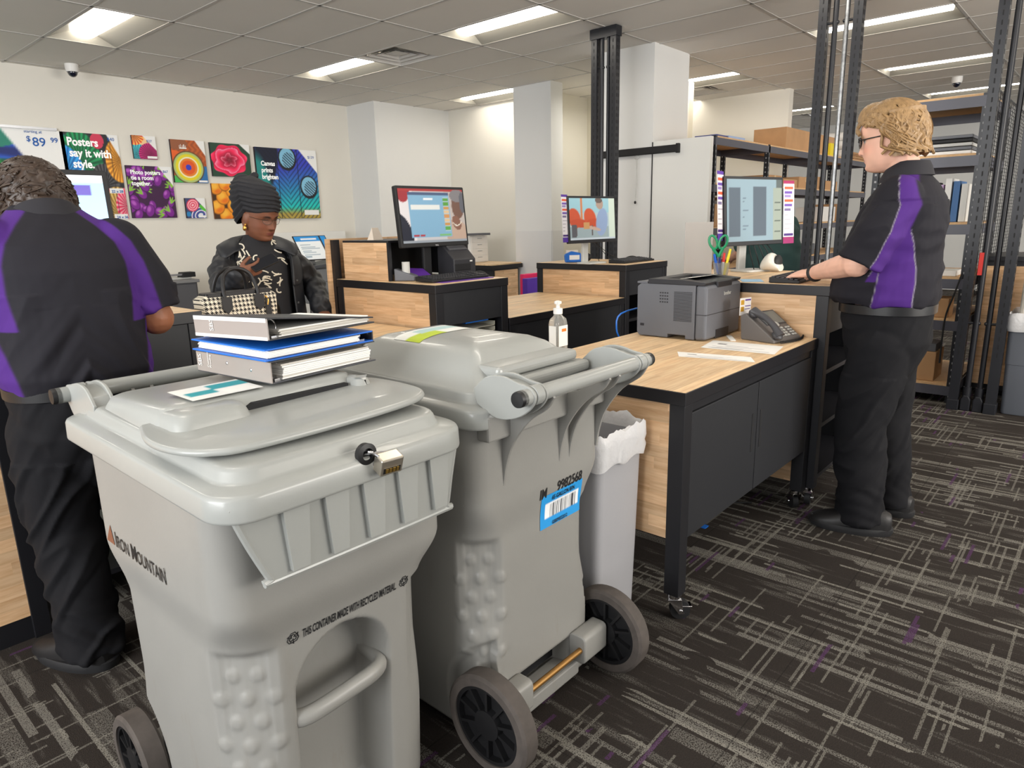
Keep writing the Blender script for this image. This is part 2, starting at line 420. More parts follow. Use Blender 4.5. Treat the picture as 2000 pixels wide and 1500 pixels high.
vent(3, 1, 'square ceiling air diffuser beside the light above the headscarf woman'); vent(10, 2, 'square ceiling air diffuser near the large white pier'); vent(16, 2, 'square ceiling air diffuser beyond the divider wall')
def dome(x, y, label):
    t = thing('security_camera', label, 'security camera', (x, y, CZ), 0, 'ceiling dome cameras')
    MB().lathe([(.02, 0), (.062, 0), (.062, -.05), (.055, -.075), (.04, -.078)], (x, y, CZ), 24).obj('housing', M_WHITE, t)
    MB().sph((x, y, CZ - .076), (.047, .047, .05), 20, 12).obj('dome', mat('smoked_dome', (20, 24, 40), .08, coat=1), t)
dome(2.74, 8.40, 'white dome camera with dark bubble above the poster wall'); dome(10.846, 1.9, 'white dome camera on the ceiling above the wire rack')

# ------------------------------------------------------------------ posters
def fan(img, U, V, x, y, r, c1, c2, n=30, a0=0):
    a = np.arctan2(V - y, U - x) + a0; d = np.hypot(U - x, V - y); f = .5 + .5 * np.sin(a * n); f = np.clip((f - .5) * 1.6 + .5, 0, 1)[..., None]
    col = np.array(c1, float) * f + np.array(c2, float) * (1 - f)
    m = soft(d - r, .02)[..., None]; sh = (.75 + .35 * np.clip(d / r, 0, 1))[..., None]
    return img * (1 - m) + m * np.clip(col * sh, 0, 255)
def corner(img, U, V, k=.72): return over(img, soft((k * 1.0 + .0) * 1 - (U * .62 + V * .62) + .28, .02) if False else soft((1 - U) + (1 - V) * .8 - (1 - k) - .16, .02), (236, 236, 234))
POST = [  # name, x0,x1,z0,z1, depth
]
def poster(name, x0, x1, z0, z1, fn, label, depth=.03, nx=70, ny=80, group=None, cat='poster', edge=(40, 34, 40)):
    t = thing(name, label, cat, ((x0 + x1) / 2, 8.74, z0), 0, group or 'sample prints on the poster wall')
    MB().bx(x0, x1, 8.74 - depth, 8.738, z0, z1).obj('backing', mat(name + '_edge', edge, .6), t)
    picture('print', x1 - x0, z1 - z0, fn, M_VC, t, basis((1, 0, 0), (0, -1, 0), (x0, 8.74 - depth - .0015, z0)), nx, ny)
    return t
def ptxt(t, s, x, z, size, m, yy=8.705, **kw): return text(s, size, m, 'lettering', t, basis((1, 0, 0), (0, -1, 0), (x, yy, z)), **kw)
M_WTX = mat('white_print_glow', (250, 250, 250), .6, emit=((255, 255, 255), .15)); M_BTX = mat('blue_print', (28, 92, 170), .6)  # the white lettering gets a faint added glow to read brighter
def im_89(U, V):
    g = full(U, (28, 70, 150)); g = fan(g, U, V, -.1, .85, .9, (40, 90, 200), (24, 40, 110), 26); g = over(g, soft(.55 - V - U * .1, .03) * 0 + soft(.1 - (U - .45 + (V - .75) * .2), .02) * 0, (0, 0, 0))
    g = fan(g, U, V, .45, -.1, .85, (30, 150, 70), (16, 88, 46), 40); g = over(g, disc(U, V, .3, .93, .34, .1), (40, 130, 110))
    return over(g, soft(.98 - (U * .9 + V * .62) + .08, .02), (238, 238, 236))
t = poster('poster_banner', 1.55, 2.66, 1.2, 2.42, im_89, 'large banner with green and blue paper fans priced 89.99, left end of wall', .012, edge=(200, 200, 200))
ptxt(t, '$', 2.31, 2.30, .075, M_BTX, 8.722, bold=.001); ptxt(t, '89', 2.36, 2.255, .125, M_BTX, 8.722, bold=.001); ptxt(t, '99', 2.53, 2.30, .07, M_BTX, 8.722, bold=.001); ptxt(t, 'starting at', 2.3, 2.385, .04, M_BTX, 8.722)
MB().bx(1.5, 2.60, 8.70, 8.74, 2.42, 2.445).obj('hanger_rail', M_STEEL, t)
def im_posters(U, V):
    g = full(U, (40, 44, 48)); g = fan(g, U, V, .0, .45, .52, (40, 150, 220), (20, 96, 170), 34); g = fan(g, U, V, .28, .62, .40, (30, 150, 90), (12, 92, 58), 30, .4); g = fan(g, U, V, -.02, .5, .36, (52, 160, 226), (24, 106, 184), 30)
    g = fan(g, U, V, .66, .40, .26, (84, 84, 88), (40, 40, 44), 24); g = fan(g, U, V, .98, .7, .26, (240, 170, 60), (180, 110, 30), 26); g = fan(g, U, V, .85, .05, .34, (226, 190, 110), (160, 120, 50), 26); g = fan(g, U, V, 1.02, .16, .22, (226, 40, 90), (240, 160, 170), 22)
    g = over(g, disc(U, V, .62, .92, .12, .09), (210, 60, 90)); g = over(g, disc(U, V, .62, .35, .1, .04), (190, 40, 30)); g = over(g, soft(np.abs(U - .84) - .004, .01) + soft(np.abs(U - .72) - .004, .01) * (V < .9), (34, 30, 30))
    g = over(g, soft(.92 - U * .62 - V * .5 + .02, .02) * 0 + rect(U, V, .93, 1, .93, 1), (236, 236, 234))
    g = over(g, rect(U, V, .72, .97, .31, .37) + rect(U, V, .74, .98, .0, .06), (240, 240, 238)); return over(g, soft((1 - U) * 1. + (1 - V) * .75 - .2, .015), (238, 238, 236))
t = poster('poster_fans', 2.625, 3.2, 1.50, 2.42, im_posters, 'tall fan poster in blue and green lettered Posters say it with style', .012, 90, 120, edge=(200, 200, 200))
for i, (q, dx) in enumerate((('Posters', .055), ('say it with', .065), ('style.', .085))): ptxt(t, q, 2.625 + dx, 2.285 - .115 * i, .118, M_WTX, 8.722, bold=.0035, xs=.86)
ptxt(t, '$40', 3.085, 2.355, .05, M_BTX, 8.722); ptxt(t, '22 x 28', 3.055, 1.795, .04, M_BTX, 8.722, bold=.0008); ptxt(t, '24 x 36', 3.07, 1.51, .04, M_BTX, 8.722, bold=.0008)
def im_27(U, V):
    g = full(U, (240, 200, 150)); g = fan(g, U, V, .15, .15, .5, (90, 200, 210), (30, 130, 150), 26); g = fan(g, U, V, .72, .2, .5, (196, 40, 120), (130, 20, 80), 30); g = fan(g, U, V, .1, 1., .42, (246, 190, 90), (210, 60, 50), 18)
    g = over(g, rect(U, V, .58, .98, .04, .12), (240, 240, 238)); return over(g, soft((1 - U) + (1 - V) * .9 - .55, .02), (236, 236, 234))
t = poster('canvas_print', 3.345, 3.605, 2.178, 2.435, im_27, 'small square canvas of pink and teal fans priced 27', .03, 50, 50); ptxt(t, '$27', 3.50, 2.365, .04, M_BTX)
def im_egg(U, V):
    g = full(U, (62, 24, 66)); r = random.Random(5)
    for k in range(46):
        x, y = r.random(), r.random() * .95; a = r.uniform(0, 3.1); s = r.uniform(.08, .13)
        g = over(g, disc(U, V, x, y, s, s * .78, a, .1), (50, 8, 64)); g = over(g, disc(U, V, x, y + .004, s * .93, s * .7, a, .2), (124, 32, 142)); g = over(g, disc(U, V, x - .02, y + .03, s * .45, s * .3, a, .8) * .8, (196, 110, 206))
        if k % 2 == 0:
            for q in (-.5, 0, .5): g = over(g, disc(U, V, x + .07 * math.cos(a + q), y + .07 * math.sin(a + q), .075, .016, a + q, .4), (134, 190, 66))
    return over(g, soft((1 - U) + (1 - V) * .8 - .3, .02), (238, 238, 236)) * 1.0
t = poster('photo_poster', 3.235, 3.745, 1.511, 2.10, im_egg, 'purple aubergine photo poster lettered Photo posters tie a room together', .03, 100, 110)
for i, q in enumerate(('Photo posters', 'tie a room', 'together.')): ptxt(t, q, 3.275, 2.005 - .062 * i, .066, M_WTX, bold=.0018, xs=.88)
ptxt(t, '$67', 3.64, 2.03, .04, M_BTX)
def im_eye(U, V):
    g = full(U, (196, 96, 40)); n = np.sin(U * 40 + np.sin(V * 30) * 2) * .5 + .5
    g = over(g, n * .5, (120, 60, 40)); g = over(g, disc(U, V, .05, .55, .3, .2), (230, 100, 40)); g = over(g, rect(U, V, 0, 1, 0, .16) * .9, (60, 190, 90)); g = over(g, disc(U, V, .95, .1, .3), (40, 110, 170)); g = over(g, disc(U, V, .2, .9, .3, .14), (150, 90, 60))
    for r, c in ((.47, (90, 60, 40)), (.44, (176, 196, 120)), (.38, (228, 214, 40)), (.3, (240, 236, 200)), (.26, (230, 130, 40)), (.2, (226, 90, 30)), (.085, (50, 60, 190))): g = over(g, disc(U, V, .45, .36, r, r * .82, 0, .05), c)
    for k in range(5): g = over(g, rect(U, V, .24 + .045 * k, .255 + .045 * k, .80, .87 + .02 * (k % 2)), (250, 250, 245))
    g = over(g, rect(U, V, .24, .46, .79, .815), (250, 250, 245)); g = over(g, rect(U, V, .72, .98, .02, .06), (236, 236, 234)); return over(g, soft((1 - U) + (1 - V) * .8 - .28, .02), (238, 238, 236))
t = poster('canvas_print', 3.772, 4.18, 1.925, 2.42, im_eye, 'canvas painting of concentric yellow and orange rings round a blue dot', .035, 80, 90); ptxt(t, '$57', 4.09, 2.345, .04, M_BTX)
def im_rose(U, V):
    g = full(U, (40, 70, 54)); cx, cy = .45, .5; a = np.arctan2(V - cy, U - cx); d = np.hypot((U - cx) * 1.02, (V - cy) * 1.0)
    m = soft(d - (.46 + .03 * np.sin(a * 7)), .02); ph = d * 34 + 1.3 * np.sin(a * 5 + d * 14); f = np.mod(ph, 2 * PI) / (2 * PI)
    c = np.stack([190 + 60 * f, 24 + 110 * f ** 3, 70 + 90 * f ** 3], -1); c = c * (.55 + .6 * np.clip(d / .3, .2, 1))[..., None]
    m = m[..., None]; g = g * (1 - m) + m * np.clip(c, 0, 250); return over(g, soft((1 - U) + (1 - V) * .9 - .26, .02), (238, 238, 236))
t = poster('canvas_print', 4.251, 4.77, 2.012, 2.415, im_rose, 'canvas of a pink layered flower above the apricot print', .035, 90, 80); ptxt(t, '$79', 4.66, 2.335, .04, M_BTX)
def im_apr(U, V):
    g = full(U, (70, 44, 24)); r = random.Random(3)
    for x, y, s in ((.35, .1, .2), (.85, .12, .2), (.12, .33, .2), (.62, .36, .22), (.3, .6, .2), (.92, .56, .2), (.6, .78, .2), (.12, .86, .18), (.38, .96, .17), (.9, .92, .2)):
        g = over(g, disc(U, V, x, y, s, s * 1.02, 0, .06), (150, 80, 12)); g = over(g, disc(U, V, x, y + .01, s * .95, s * .95, 0, .25), (240, 150, 32)); g = over(g, disc(U, V, x - .04, y + .06, s * .55, s * .5, .3, .9) * .8, (252, 196, 76)); g = over(g, disc(U, V, x + .05, y - .08, s * .5, s * .3, .3, .9) * .6, (226, 96, 26))
    return g
poster('canvas_print', 4.215, 4.66, 1.49, 1.925, im_apr, 'canvas of ripe orange apricots directly left of the headscarf', .03, 80, 80, edge=(120, 70, 30))
def im_37(U, V):
    g = full(U, (60, 70, 110)); 
    for k in range(7): g = over(g, disc(U, V, .7, .15, .5 - .06 * k, .4 - .05 * k, .5, .05), ((230, 230, 240), (90, 70, 150), (40, 90, 150))[k % 3])
    for k in range(6): g = over(g, disc(U, V, .35, .65, .33 - .05 * k, .3 - .05 * k, .8, .08), ((226, 60, 90), (250, 190, 200))[k % 2])
    g = over(g, disc(U, V, .9, .5, .25, .12, -.6), (90, 190, 60)); g = over(g, disc(U, V, .1, .2, .12), (40, 130, 190)); g = over(g, rect(U, V, .6, .98, .03, .13), (240, 240, 238)); return over(g, soft((1 - U) + (1 - V) * .9 - .5, .02), (238, 238, 236))
t = poster('canvas_print', 3.862, 4.104, 1.503, 1.742, im_37, 'smallest square canvas with red and blue glass swirls, lowest on the wall', .035, 50, 50); ptxt(t, '$37', 4.01, 1.675, .038, M_BTX)
def im_canvas(U, V):
    top = np.array((56, 66, 190.)); bot = np.array((30, 200, 190.)); tt = np.clip((V - .15) / .6 - (U - .5) * .2, 0, 1)[..., None]; g = bot * (1 - tt) + top * tt
    g = over(g, soft(V - .12, .1) * .8, (210, 140, 40)); a = np.sin((U * 1. + V * .9) * 85); b2 = np.sin((U * 1. - V * .95) * 85)
    g = over(g, np.clip(np.where(U < .5, a, b2) * .9, 0, 1) * .55, (20, 26, 50)); g = over(g, disc(U, V, .12, .75, .2, .5, -.3, .2) * .9, (18, 22, 34)); g = over(g, disc(U, V, .05, .3, .18, .6, .1, .3) * .6, (40, 210, 190))
    for x, y in ((.5, .86), (.83, .46)):
        g = over(g, disc(U, V, x, y, .15, .17), (26, 26, 34)); g = over(g, disc(U, V, x, y + .01, .125, .14), (130, 190, 220)); g = over(g, disc(U, V, x + .02, y - .02, .1, .11) * np.clip(np.sin((U + V * 1.2) * 120) + .3, 0, 1), (30, 30, 46))
    g = over(g, soft(np.abs(U - .335) - .004, .006) + soft(np.abs(U - .665) - .004, .006), (16, 18, 30)); g = over(g, rect(U, V, .72, .97, .05, .12), (238, 238, 236)); return over(g, soft((1 - U) + (1 - V) * .9 - .3, .015), (238, 238, 236))
t = poster('canvas_triptych', 4.845, 5.76, 1.485, 2.40, im_canvas, 'three panel blue feather canvas lettered Canvas prints brighten, right end of wall', .04, 130, 110)
for i, q in enumerate(('Canvas', 'prints', 'brighten')): ptxt(t, q, 4.91, 2.17 - .085 * i, .082, M_WTX, 8.6955, bold=.0025, xs=.86)
ptxt(t, '$139', 5.62, 2.29, .05, M_BTX, 8.6955)
# ------------------------------------------------------------------ checkout counters
def caster(parent, x, y, top, yaw=0., r=.035):
    M = Matrix.Translation((x, y, 0)) @ Matrix.Rotation(yaw, 4, 'Z')
    f = MB().cyl((0, 0, top - .002), (0, 0, top - .018), .026, n=16, M=M).bx(-.022, .022, -.02, .02, top - .03, top - .016, M=M)
    for s in (-1, 1): f.prism([(-.024, top - .02), (.024, top - .02), (.03, r + .004), (.036, r - .01), (.016, r - .012)], s * .021 - .0015, s * .021 + .0015, 'y', M=M)
    f.bx(.02, .062, -.017, .017, r + .012, r + .017, M=M); f.cyl((.022, -.026, r), (.022, .026, r), .007, n=10, M=M)
    c = f.obj('caster', M_CHROME, parent, bevel=.001)
    MB().lathe([(.012, -.014), (r, -.013), (r, .013), (.012, .014)], (0, 0, 0), 22, 'y', M=M @ Matrix.Translation((.022, 0, r))).obj('wheel', M_RUB, c)
def worktop(t, x0, x1, y0, y1, z, th=.045, m=None):
    b = MB().bx(x0, x1, y0, y1, z - th, z - .001); o = b.obj('edge_band', M_EDGE, t, bevel=.002)
    MB().bx(x0 + .004, x1 - .004, y0 + .004, y1 - .004, z - .003, z).obj('worktop', m or M_WX, t)
def cart(label, x0, x1, y0, y1, z, kind, side_z=None, cast=True, right_side=True, group='butcher block checkout counters', p=.055):
    t = thing('checkout_counter', label, 'counter', ((x0 + x1) / 2, (y0 + y1) / 2, 0), 0, group)
    worktop(t, x0, x1, y0, y1, z); foot = .1 if cast else .0
    for x in (x0 + .003, x1 - p - .003):
        for y in (y0 + .003, y1 - p - .003): MB().bx(x, x + p, y, y + p, foot, z - .045).obj('leg', M_BLK, t, bevel=.002)
    zz = side_z or .3
    MB().bx(x0 + .008, x0 + .026, y0 + p + .003, y1 - p - .003, zz, z - .046).obj('side_panel', M_WYZ, t, bevel=.001)
    if right_side: MB().bx(x1 - .026, x1 - .008, y0 + p + .003, y1 - p - .003, zz, z - .046).obj('side_panel', M_BLK2, t, bevel=.001)
    MB().bx(x0 + .027, x0 + .031, y0 + p, y1 - p, zz, z - .046).obj('side_lining', M_DARK, t)
    MB().bx(x0 + p, x1 - p, y1 - .03, y1 - .012, zz, z - .046).obj('back_panel', M_BLK2, t)
    if kind == 'doors':
        xm = 2.556; a, bb = x0 + p + .004, x1 - p - .004
        MB().bx(a, bb, y0 + .01, y0 + .03, z - .075, z - .046).obj('rail', M_BLK, t)
        for q0, q1, hx in ((a, xm - .003, xm - .045), (xm + .003, bb, xm + .035)):
            d = MB().bx(q0, q1, y0 + .004, y0 + .02, zz, z - .078).obj('door', M_BLK2, t, bevel=.002)
            MB().bx(hx - .008, hx + .008, y0 + .002, y0 + .006, .475, .63).obj('recessed_handle', M_DARK, d, bevel=.001)
        MB().bx(a, bb, y0 + .03, y1 - .04, zz, zz + .02).obj('shelf', M_BLK, t)
    else:
        MB().bx(x0 + p, x1 - p, y0 + .008, y0 + .022, z - .22 if kind == 'open' else z - .3, z - .046).obj('front_panel', M_BLK2, t, bevel=.001)
        for zs in ((z - .32, .12) if kind == 'short' else (.66, .40, .14)):
            if zs > .1: MB().bx(x0 + p, x1 - p, y0 + .02, y1 - .04, zs - .02, zs).obj('shelf', M_BLK, t)
    if cast:
        for x in (x0 + .035, x1 - .035):
            for y in (y0 + .035, y1 - .035): caster(t, x, y, foot, R.uniform(-2.5, 2.5))
    return t
cart('low rolling counter with black sliding doors holding the grey printer', 1.942, 3.205, .985, 1.755, .827, 'doors', .305)
cart('tall counter where the blond man in glasses types', 3.215, 4.05, .955, 1.87, 1.062, 'open', .115)
A = cart('tall counter under the monitor with the blue register screen', 2.385, 2.95, 2.63, 3.5, 1.062, 'open', .3)
cart('tall counter holding the monitor that shows red chairs', 4.206, 4.80, 2.63, 3.45, 1.055, 'open', .3)
cart('low counter under the houndstooth handbag', 1.195, 2.38, 2.63, 3.52, .827, 'short', .3)
cart('low empty counter between the two tall register counters', 2.955, 4.20, 2.63, 3.43, .827, 'short', .3)
cart('tall counter beside the elbow of the worker seen from behind', .53, 1.19, 2.66, 3.4, 1.062, 'open', .3)
t = thing('checkout_counter', 'counter with big wooden front panel at left edge, beside the boots', 'counter', (-.2, 3.02, 0), 0, 'butcher block checkout counters')
worktop(t, -.92, .525, 2.65, 3.4, 1.062)
for x in (-.917, .47):
    for y in (2.652, 3.342): MB().bx(x, x + .052, y, y + .055, 0, 1.017).obj('leg', M_BLK, t, bevel=.002)
MB().bx(-.86, .47, 2.662, 2.68, .085, 1.016).obj('front_panel', M_WXZ, t); MB().bx(-.86, .47, 2.664, 2.678, 0, .085).obj('kick_plate', M_BLK, t)
MB().bx(.49, .505, 2.71, 3.34, .03, 1.016).obj('side_panel', M_BLK2, t)
# hutch on the register counter + customer side privacy panel
t = thing('counter_hutch', 'open wooden hutch box standing on the register counter behind the monitor', 'hutch', (2.74, 3.28, 1.0625), 0)
x0, x1, y0, y1, z0, z1 = 2.43, 3.05, 3.05, 3.47, 1.0625, 1.285
MB().bx(x0, x0 + .018, y0 + .005, y1, z0, z1 - .012).obj('side_panel', M_WYZ, t); MB().bx(x1 - .018, x1, y0 + .005, y1, z0, z1 - .012).obj('side_panel', M_BLK2, t)
MB().bx(x0, x1, y0, y1, z1 - .012, z1).obj('top_board', M_BLK, t, bevel=.002); MB().bx(x0 + .018, x1 - .018, y1 - .015, y1, z0, z1 - .012).obj('back_board', M_DARK, t)
for q in (x0 - .001, x1 - .022): MB().bx(q, q + .021, y0 - .004, y0 + .01, z0, z1 - .012).obj('trim_strip', M_BLK, t)
t = thing('privacy_panel', 'upright wooden privacy panel with black post behind the register counter', 'panel', (2.6, 3.54, 0), 0)
MB().bx(2.36, 2.95, 3.53, 3.55, .3, 1.296).obj('board', M_WXZ, t); MB().bx(2.385, 2.43, 3.503, 3.529, .3, 1.29).obj('post', M_BLK, t)

# ------------------------------------------------------------------ equipment
def monitor(label, c, w, h, face, tilt, zb, fn, stand='grey', logo=None, name='monitor', nx=70, ny=56, bz=.014, emit=None, group=None):
    """c: screen centre, face: heading of the screen normal (deg), zb: counter height"""
    t = thing(name, label, 'monitor', (c[0], c[1], zb), 0, group)
    a = math.radians(face); nrm = Vector((math.cos(a), math.sin(a), 0)); rt = Vector((-math.sin(a), math.cos(a), 0))  # rt: viewer's right looking at the screen
    n3 = (nrm * math.cos(tilt) + Vector((0, 0, math.sin(tilt)))).normalized()
    M = basis(rt, n3, c); H, Wd = h / 2, w / 2
    MB().prism(rrect(Wd, H + .004, .008, 3), -.03, -.002, M=M).bx(-Wd * .6, Wd * .6, -H * .6, H * .6, -.05, -.03, M=M).obj('bezel', M_INK if stand != 'grey' else mat('monitor_shell', (34, 34, 37), .4), t, bevel=.003)
    picture('screen', w - 2 * bz, h - bz * 2.2, fn, M_SCREEN, t, M @ Matrix.Translation((-Wd + bz, -H + bz * 1.4, 0)), nx, ny)
    b = MB(); back = Vector(c) - n3 * .05; ms = M_LGREY if stand == 'grey' else M_INK
    p = Vector((back.x, back.y, 0)) - nrm * .03
    b.prism(rrect(.032, .012, .008, 3), zb + .008, c[2] + .03, M=Matrix.Translation((p.x, p.y, 0)) @ Matrix.Rotation(a + PI / 2, 4, 'Z')); b.obj('stand_neck', ms, t)
    MB().prism(rrect(.10, .075, .03, 4), zb + .0005, zb + .012, M=Matrix.Translation((p.x + nrm.x * .07, p.y + nrm.y * .07, 0)) @ Matrix.Rotation(a + PI / 2, 4, 'Z')).obj('stand_base', ms, t, bevel=.003)
    if logo: text(logo, .012, mat('silver_print', (180, 180, 184), .4), 'logo', t, M @ Matrix.Translation((0, -H - .001, .0008)), align='CENTER')
    return t, M
def im_reg(U, V):
    g = full(U, (196, 196, 200)); g = over(g, rect(U, V, 0, .2, 0, 1), (226, 220, 222)); g = over(g, disc(U, V, .06, .95, .1, .2), (176, 40, 50)); g = over(g, rect(U, V, .0, 1, .96, 1), (186, 48, 48)); g = over(g, disc(U, V, .02, .2, .13, .36, .2), (30, 34, 52)); g = over(g, rect(U, V, .7, 1, 0, .96), (190, 178, 172))
    g = over(g, disc(U, V, .9, .68, .1, .24), (120, 84, 70)); g = over(g, disc(U, V, .9, .88, .12, .12), (128, 124, 128)); g = over(g, disc(U, V, .98, .75, .05, .2), (96, 98, 108)); g = over(g, disc(U, V, .88, .1, .2, .34, .3), (196, 164, 142)); g = over(g, disc(U, V, .86, .36, .07, .14, .2), (140, 92, 74))
    for k in range(9): g = over(g, disc(U, V, .8 + .016 * k, .36 - .05 * math.sin(k * .4), .009, .014), (240, 232, 214))
    g = over(g, rect(U, V, .14, .77, .1, .93), (120, 176, 214)); g = over(g, rect(U, V, .14, .77, .88, .93), (70, 90, 130)); g = over(g, rect(U, V, .36, .5, .80, .83), (240, 244, 246)); g = over(g, rect(U, V, .17, .6, .62, .71), (226, 230, 226)); g = over(g, rect(U, V, .66, .75, .2, .84), (170, 200, 214))
    for k, c in enumerate(((90, 170, 60), (90, 170, 60), (214, 150, 70), (226, 190, 140), (222, 150, 80), (226, 190, 140), (216, 150, 70), (90, 180, 70))): g = over(g, rect(U, V, .66, .75, .77 - .077 * k, .83 - .077 * k), c)
    g = over(g, rect(U, V, .17, .25, .12, .16) + rect(U, V, .26, .34, .12, .16), (190, 50, 60)); g = over(g, rect(U, V, .56, .75, .12, .155), (120, 196, 110)); g = over(g, rect(U, V, 0, 1, 0, .045), (150, 160, 172)); return (g * .8 + g.mean(-1, keepdims=True) * .2) * .82
monitor('wide black monitor showing a blue register window over a portrait', (2.705, 2.965, 1.41), .515, .325, 270, .10, 1.062, im_reg, 'black', 'DELL')
def im_chairs(U, V):
    g = full(U, (176, 200, 206)); g = over(g, rect(U, V, 0, 1, .65, 1), (150, 200, 214)); g = over(g, rect(U, V, .86, 1, 0, 1), (206, 222, 206)); g = over(g, rect(U, V, .24, .28, .5, 1), (216, 130, 80)); g = over(g, rect(U, V, 0, .85, 0, .32), (150, 170, 176))
    for x in (.1, .44): g = over(g, disc(U, V, x, .52, .13, .24, .15, .1), (216, 84, 50)); g = over(g, disc(U, V, x + .12, .4, .2, .1, -.15, .1), (206, 76, 44)); g = over(g, rect(U, V, x + .02, x + .05, .1, .34), (100, 90, 90))
    g = over(g, disc(U, V, .7, .42, .13, .34, -.1, .1), (140, 164, 204)); g = over(g, disc(U, V, .66, .86, .08, .13), (176, 150, 134)); g = over(g, disc(U, V, .64, .95, .08, .07), (110, 96, 90)); g = over(g, disc(U, V, .52, .27, .16, .04, -.3), (196, 164, 146)); g = over(g, rect(U, V, .3, .42, .26, .42), (206, 150, 90)); g = over(g, rect(U, V, .04, .14, .06, .36), (90, 90, 96))
    g = over(g, rect(U, V, 0, 1, 0, .05), (190, 204, 214)); return (g * .85 + g.mean(-1, keepdims=True) * .15) * .86
tB, MBm = monitor('grey monitor showing red chairs and a man in a blue shirt', (4.27, 2.96, 1.375), .53, .325, 264, .06, 1.055, im_chairs, 'grey')
def im_doc(U, V):
    g = full(U, (168, 196, 210)); g = over(g, rect(U, V, .03, .24, .08, .86) + rect(U, V, .46, .7, .08, .88), (104, 118, 132))
    for k in range(14): g = over(g, rect(U, V, .28, .3 + .1 * ((k * 7) % 5) / 5, .14 + .05 * k, .15 + .05 * k) * (k % 3 != 0), (120, 140, 156))
    g = over(g, rect(U, V, .84, 1, 0, .86) * .7, (190, 196, 170))
    for k in range(12): g = over(g, rect(U, V, .86, .98, .08 + .06 * k, .085 + .06 * k), (90, 104, 96))
    return over(g, rect(U, V, .9, 1, .86, 1) * .6, (70, 70, 60)) * .72
tC, MC = monitor('grey tilted monitor with document pages, flanked by two price charts', (3.91, 1.60, 1.40), .50, .37, 254, .07, 1.062, im_doc, 'grey')
def im_mL(U, V):
    g = full(U, (150, 196, 236)); g = over(g, rect(U, V, 0, 1, .9, 1), (226, 232, 240)); g = over(g, rect(U, V, 0, .9, .72, .86), (62, 40, 160)); return over(g, rect(U, V, .7, .9, .93, .96), (150, 160, 176))
monitor('black monitor with pale blue screen half hidden by the dark haired head', (.80, 3.08, 1.44), .54, .32, 268, .06, 1.062, im_mL, 'black', bz=.02)
# laminated charts clipped to the monitors
def chart(label, M, w, h, seed, top=(96, 60, 160), bottom=(84, 50, 160)):
    r = random.Random(seed)
    def fn(U, V):
        g = full(U, (232, 230, 236)); g = over(g, rect(U, V, 0, 1, .95, 1), top); g = over(g, rect(U, V, 0, 1, 0, .1), bottom)
        for k, (y, c) in enumerate(((.88, (226, 96, 60)), (.82, (110, 80, 170)), (.76, (150, 130, 190)), (.68, (226, 96, 60)), (.61, (110, 80, 170)), (.54, (120, 110, 150)))): g = over(g, rect(U, V, .1, .9 - .1 * (k % 3), y - .022, y + .02), c)
        for k in range(8): g = over(g, rect(U, V, .1, .4 + .5 * r.random(), .2 + .036 * k, .212 + .036 * k), (160, 156, 170))
        return over(g, rect(U, V, .08, .95, .12, .17), (70, 40, 120))
    o = picture('price_chart', w, h, fn, M_VC, None, M, 24, 70); p = Vector(M.translation)
    o.data.transform(Matrix.Translation(-p)); o.location = p
    return tag(o, label, 'chart', 'laminated charts clipped to monitors')
chart('laminated price chart clipped to the left of the document monitor', MC @ Matrix.Translation((-.318, -.155, .005)) @ Matrix.Rotation(.32, 4, 'Y') , .088, .37, 3)
chart('laminated price chart clipped to the right of the document monitor', MC @ Matrix.Translation((.252, -.19, .0)) , .10, .36, 9, (160, 40, 90), (150, 40, 100))
chart('laminated price chart clipped to the monitor that shows red chairs', MBm @ Matrix.Translation((-.335, -.155, .004)) @ Matrix.Rotation(.2, 4, 'Y') , .085, .33, 4)
def keyboard(label, x, y, z, rz, group='black keyboards'):
    t = thing('keyboard', label, 'keyboard', (x, y, z), rz, group); W, D = .44, .14
    MB().prism([(-D / 2, 0.0005), (D / 2, .0005), (D / 2, .026), (-D / 2, .012)], -W / 2, W / 2, 'x').obj('base', M_INK, t, world=False, bevel=.003)
    b = MB(); s = .014 / D
    for j in range(6):
        yy = -D / 2 + .012 + j * .021; zz = .012 + (yy + D / 2) * s
        i = 0
        for i in range(22):
            xx = -W / 2 + .014 + i * .0188
            if i in (15, 18) or (j == 0 and 4 <= i <= 8): continue
            b.bx(xx, xx + .0155, yy, yy + .0165, zz, zz + .006)
        if j == 0: b.bx(-W / 2 + .014 + 4 * .0188, -W / 2 + .01 + 9 * .0188, yy, yy + .0165, zz, zz + .006)
    b.obj('keys', mat('key_caps', (46, 46, 50), .5), t, world=False, bevel=.0012, seg=1)
keyboard('black keyboard on purple pad below the blue register monitor', 2.68, 2.80, 1.066, .0); keyboard('black keyboard under the monitor that shows red chairs', 4.56, 2.80, 1.056, .02); keyboard('black keyboard under the hands of the blond man', 3.48, 1.19, 1.063, .06)
MB().prism(rrect(.2, .09, .01, 3, (2.70, 2.78)), 1.0622, 1.0655).solo('desk_pad', M_PURP, 'purple pad under the keyboard of the register counter', 'pad')
def mouse(label, x, y, z):
    b = MB(); rings = []
    for k in range(9):
        u = k / 8; r = math.sin(PI * (.08 + .84 * u)) ** .6; yy = -.055 + .11 * u
        rings.append([(.031 * r * math.cos(a) , yy, max(.0005, .034 * r * math.sin(a))) for a in [2 * PI * i / 14 for i in range(14)]])
    o = b.loft(rings).obj('computer_mouse', M_INK, None); o.location = (x, y, z); o.rotation_euler = (0, 0, .3); return tag(o, label, 'mouse', 'black computer mice')
mouse('black mouse beside the keyboard of the register counter', 2.915, 2.83, 1.063); mouse('black mouse beside the keyboard under the red chairs screen', 4.77, 2.93, 1.056)

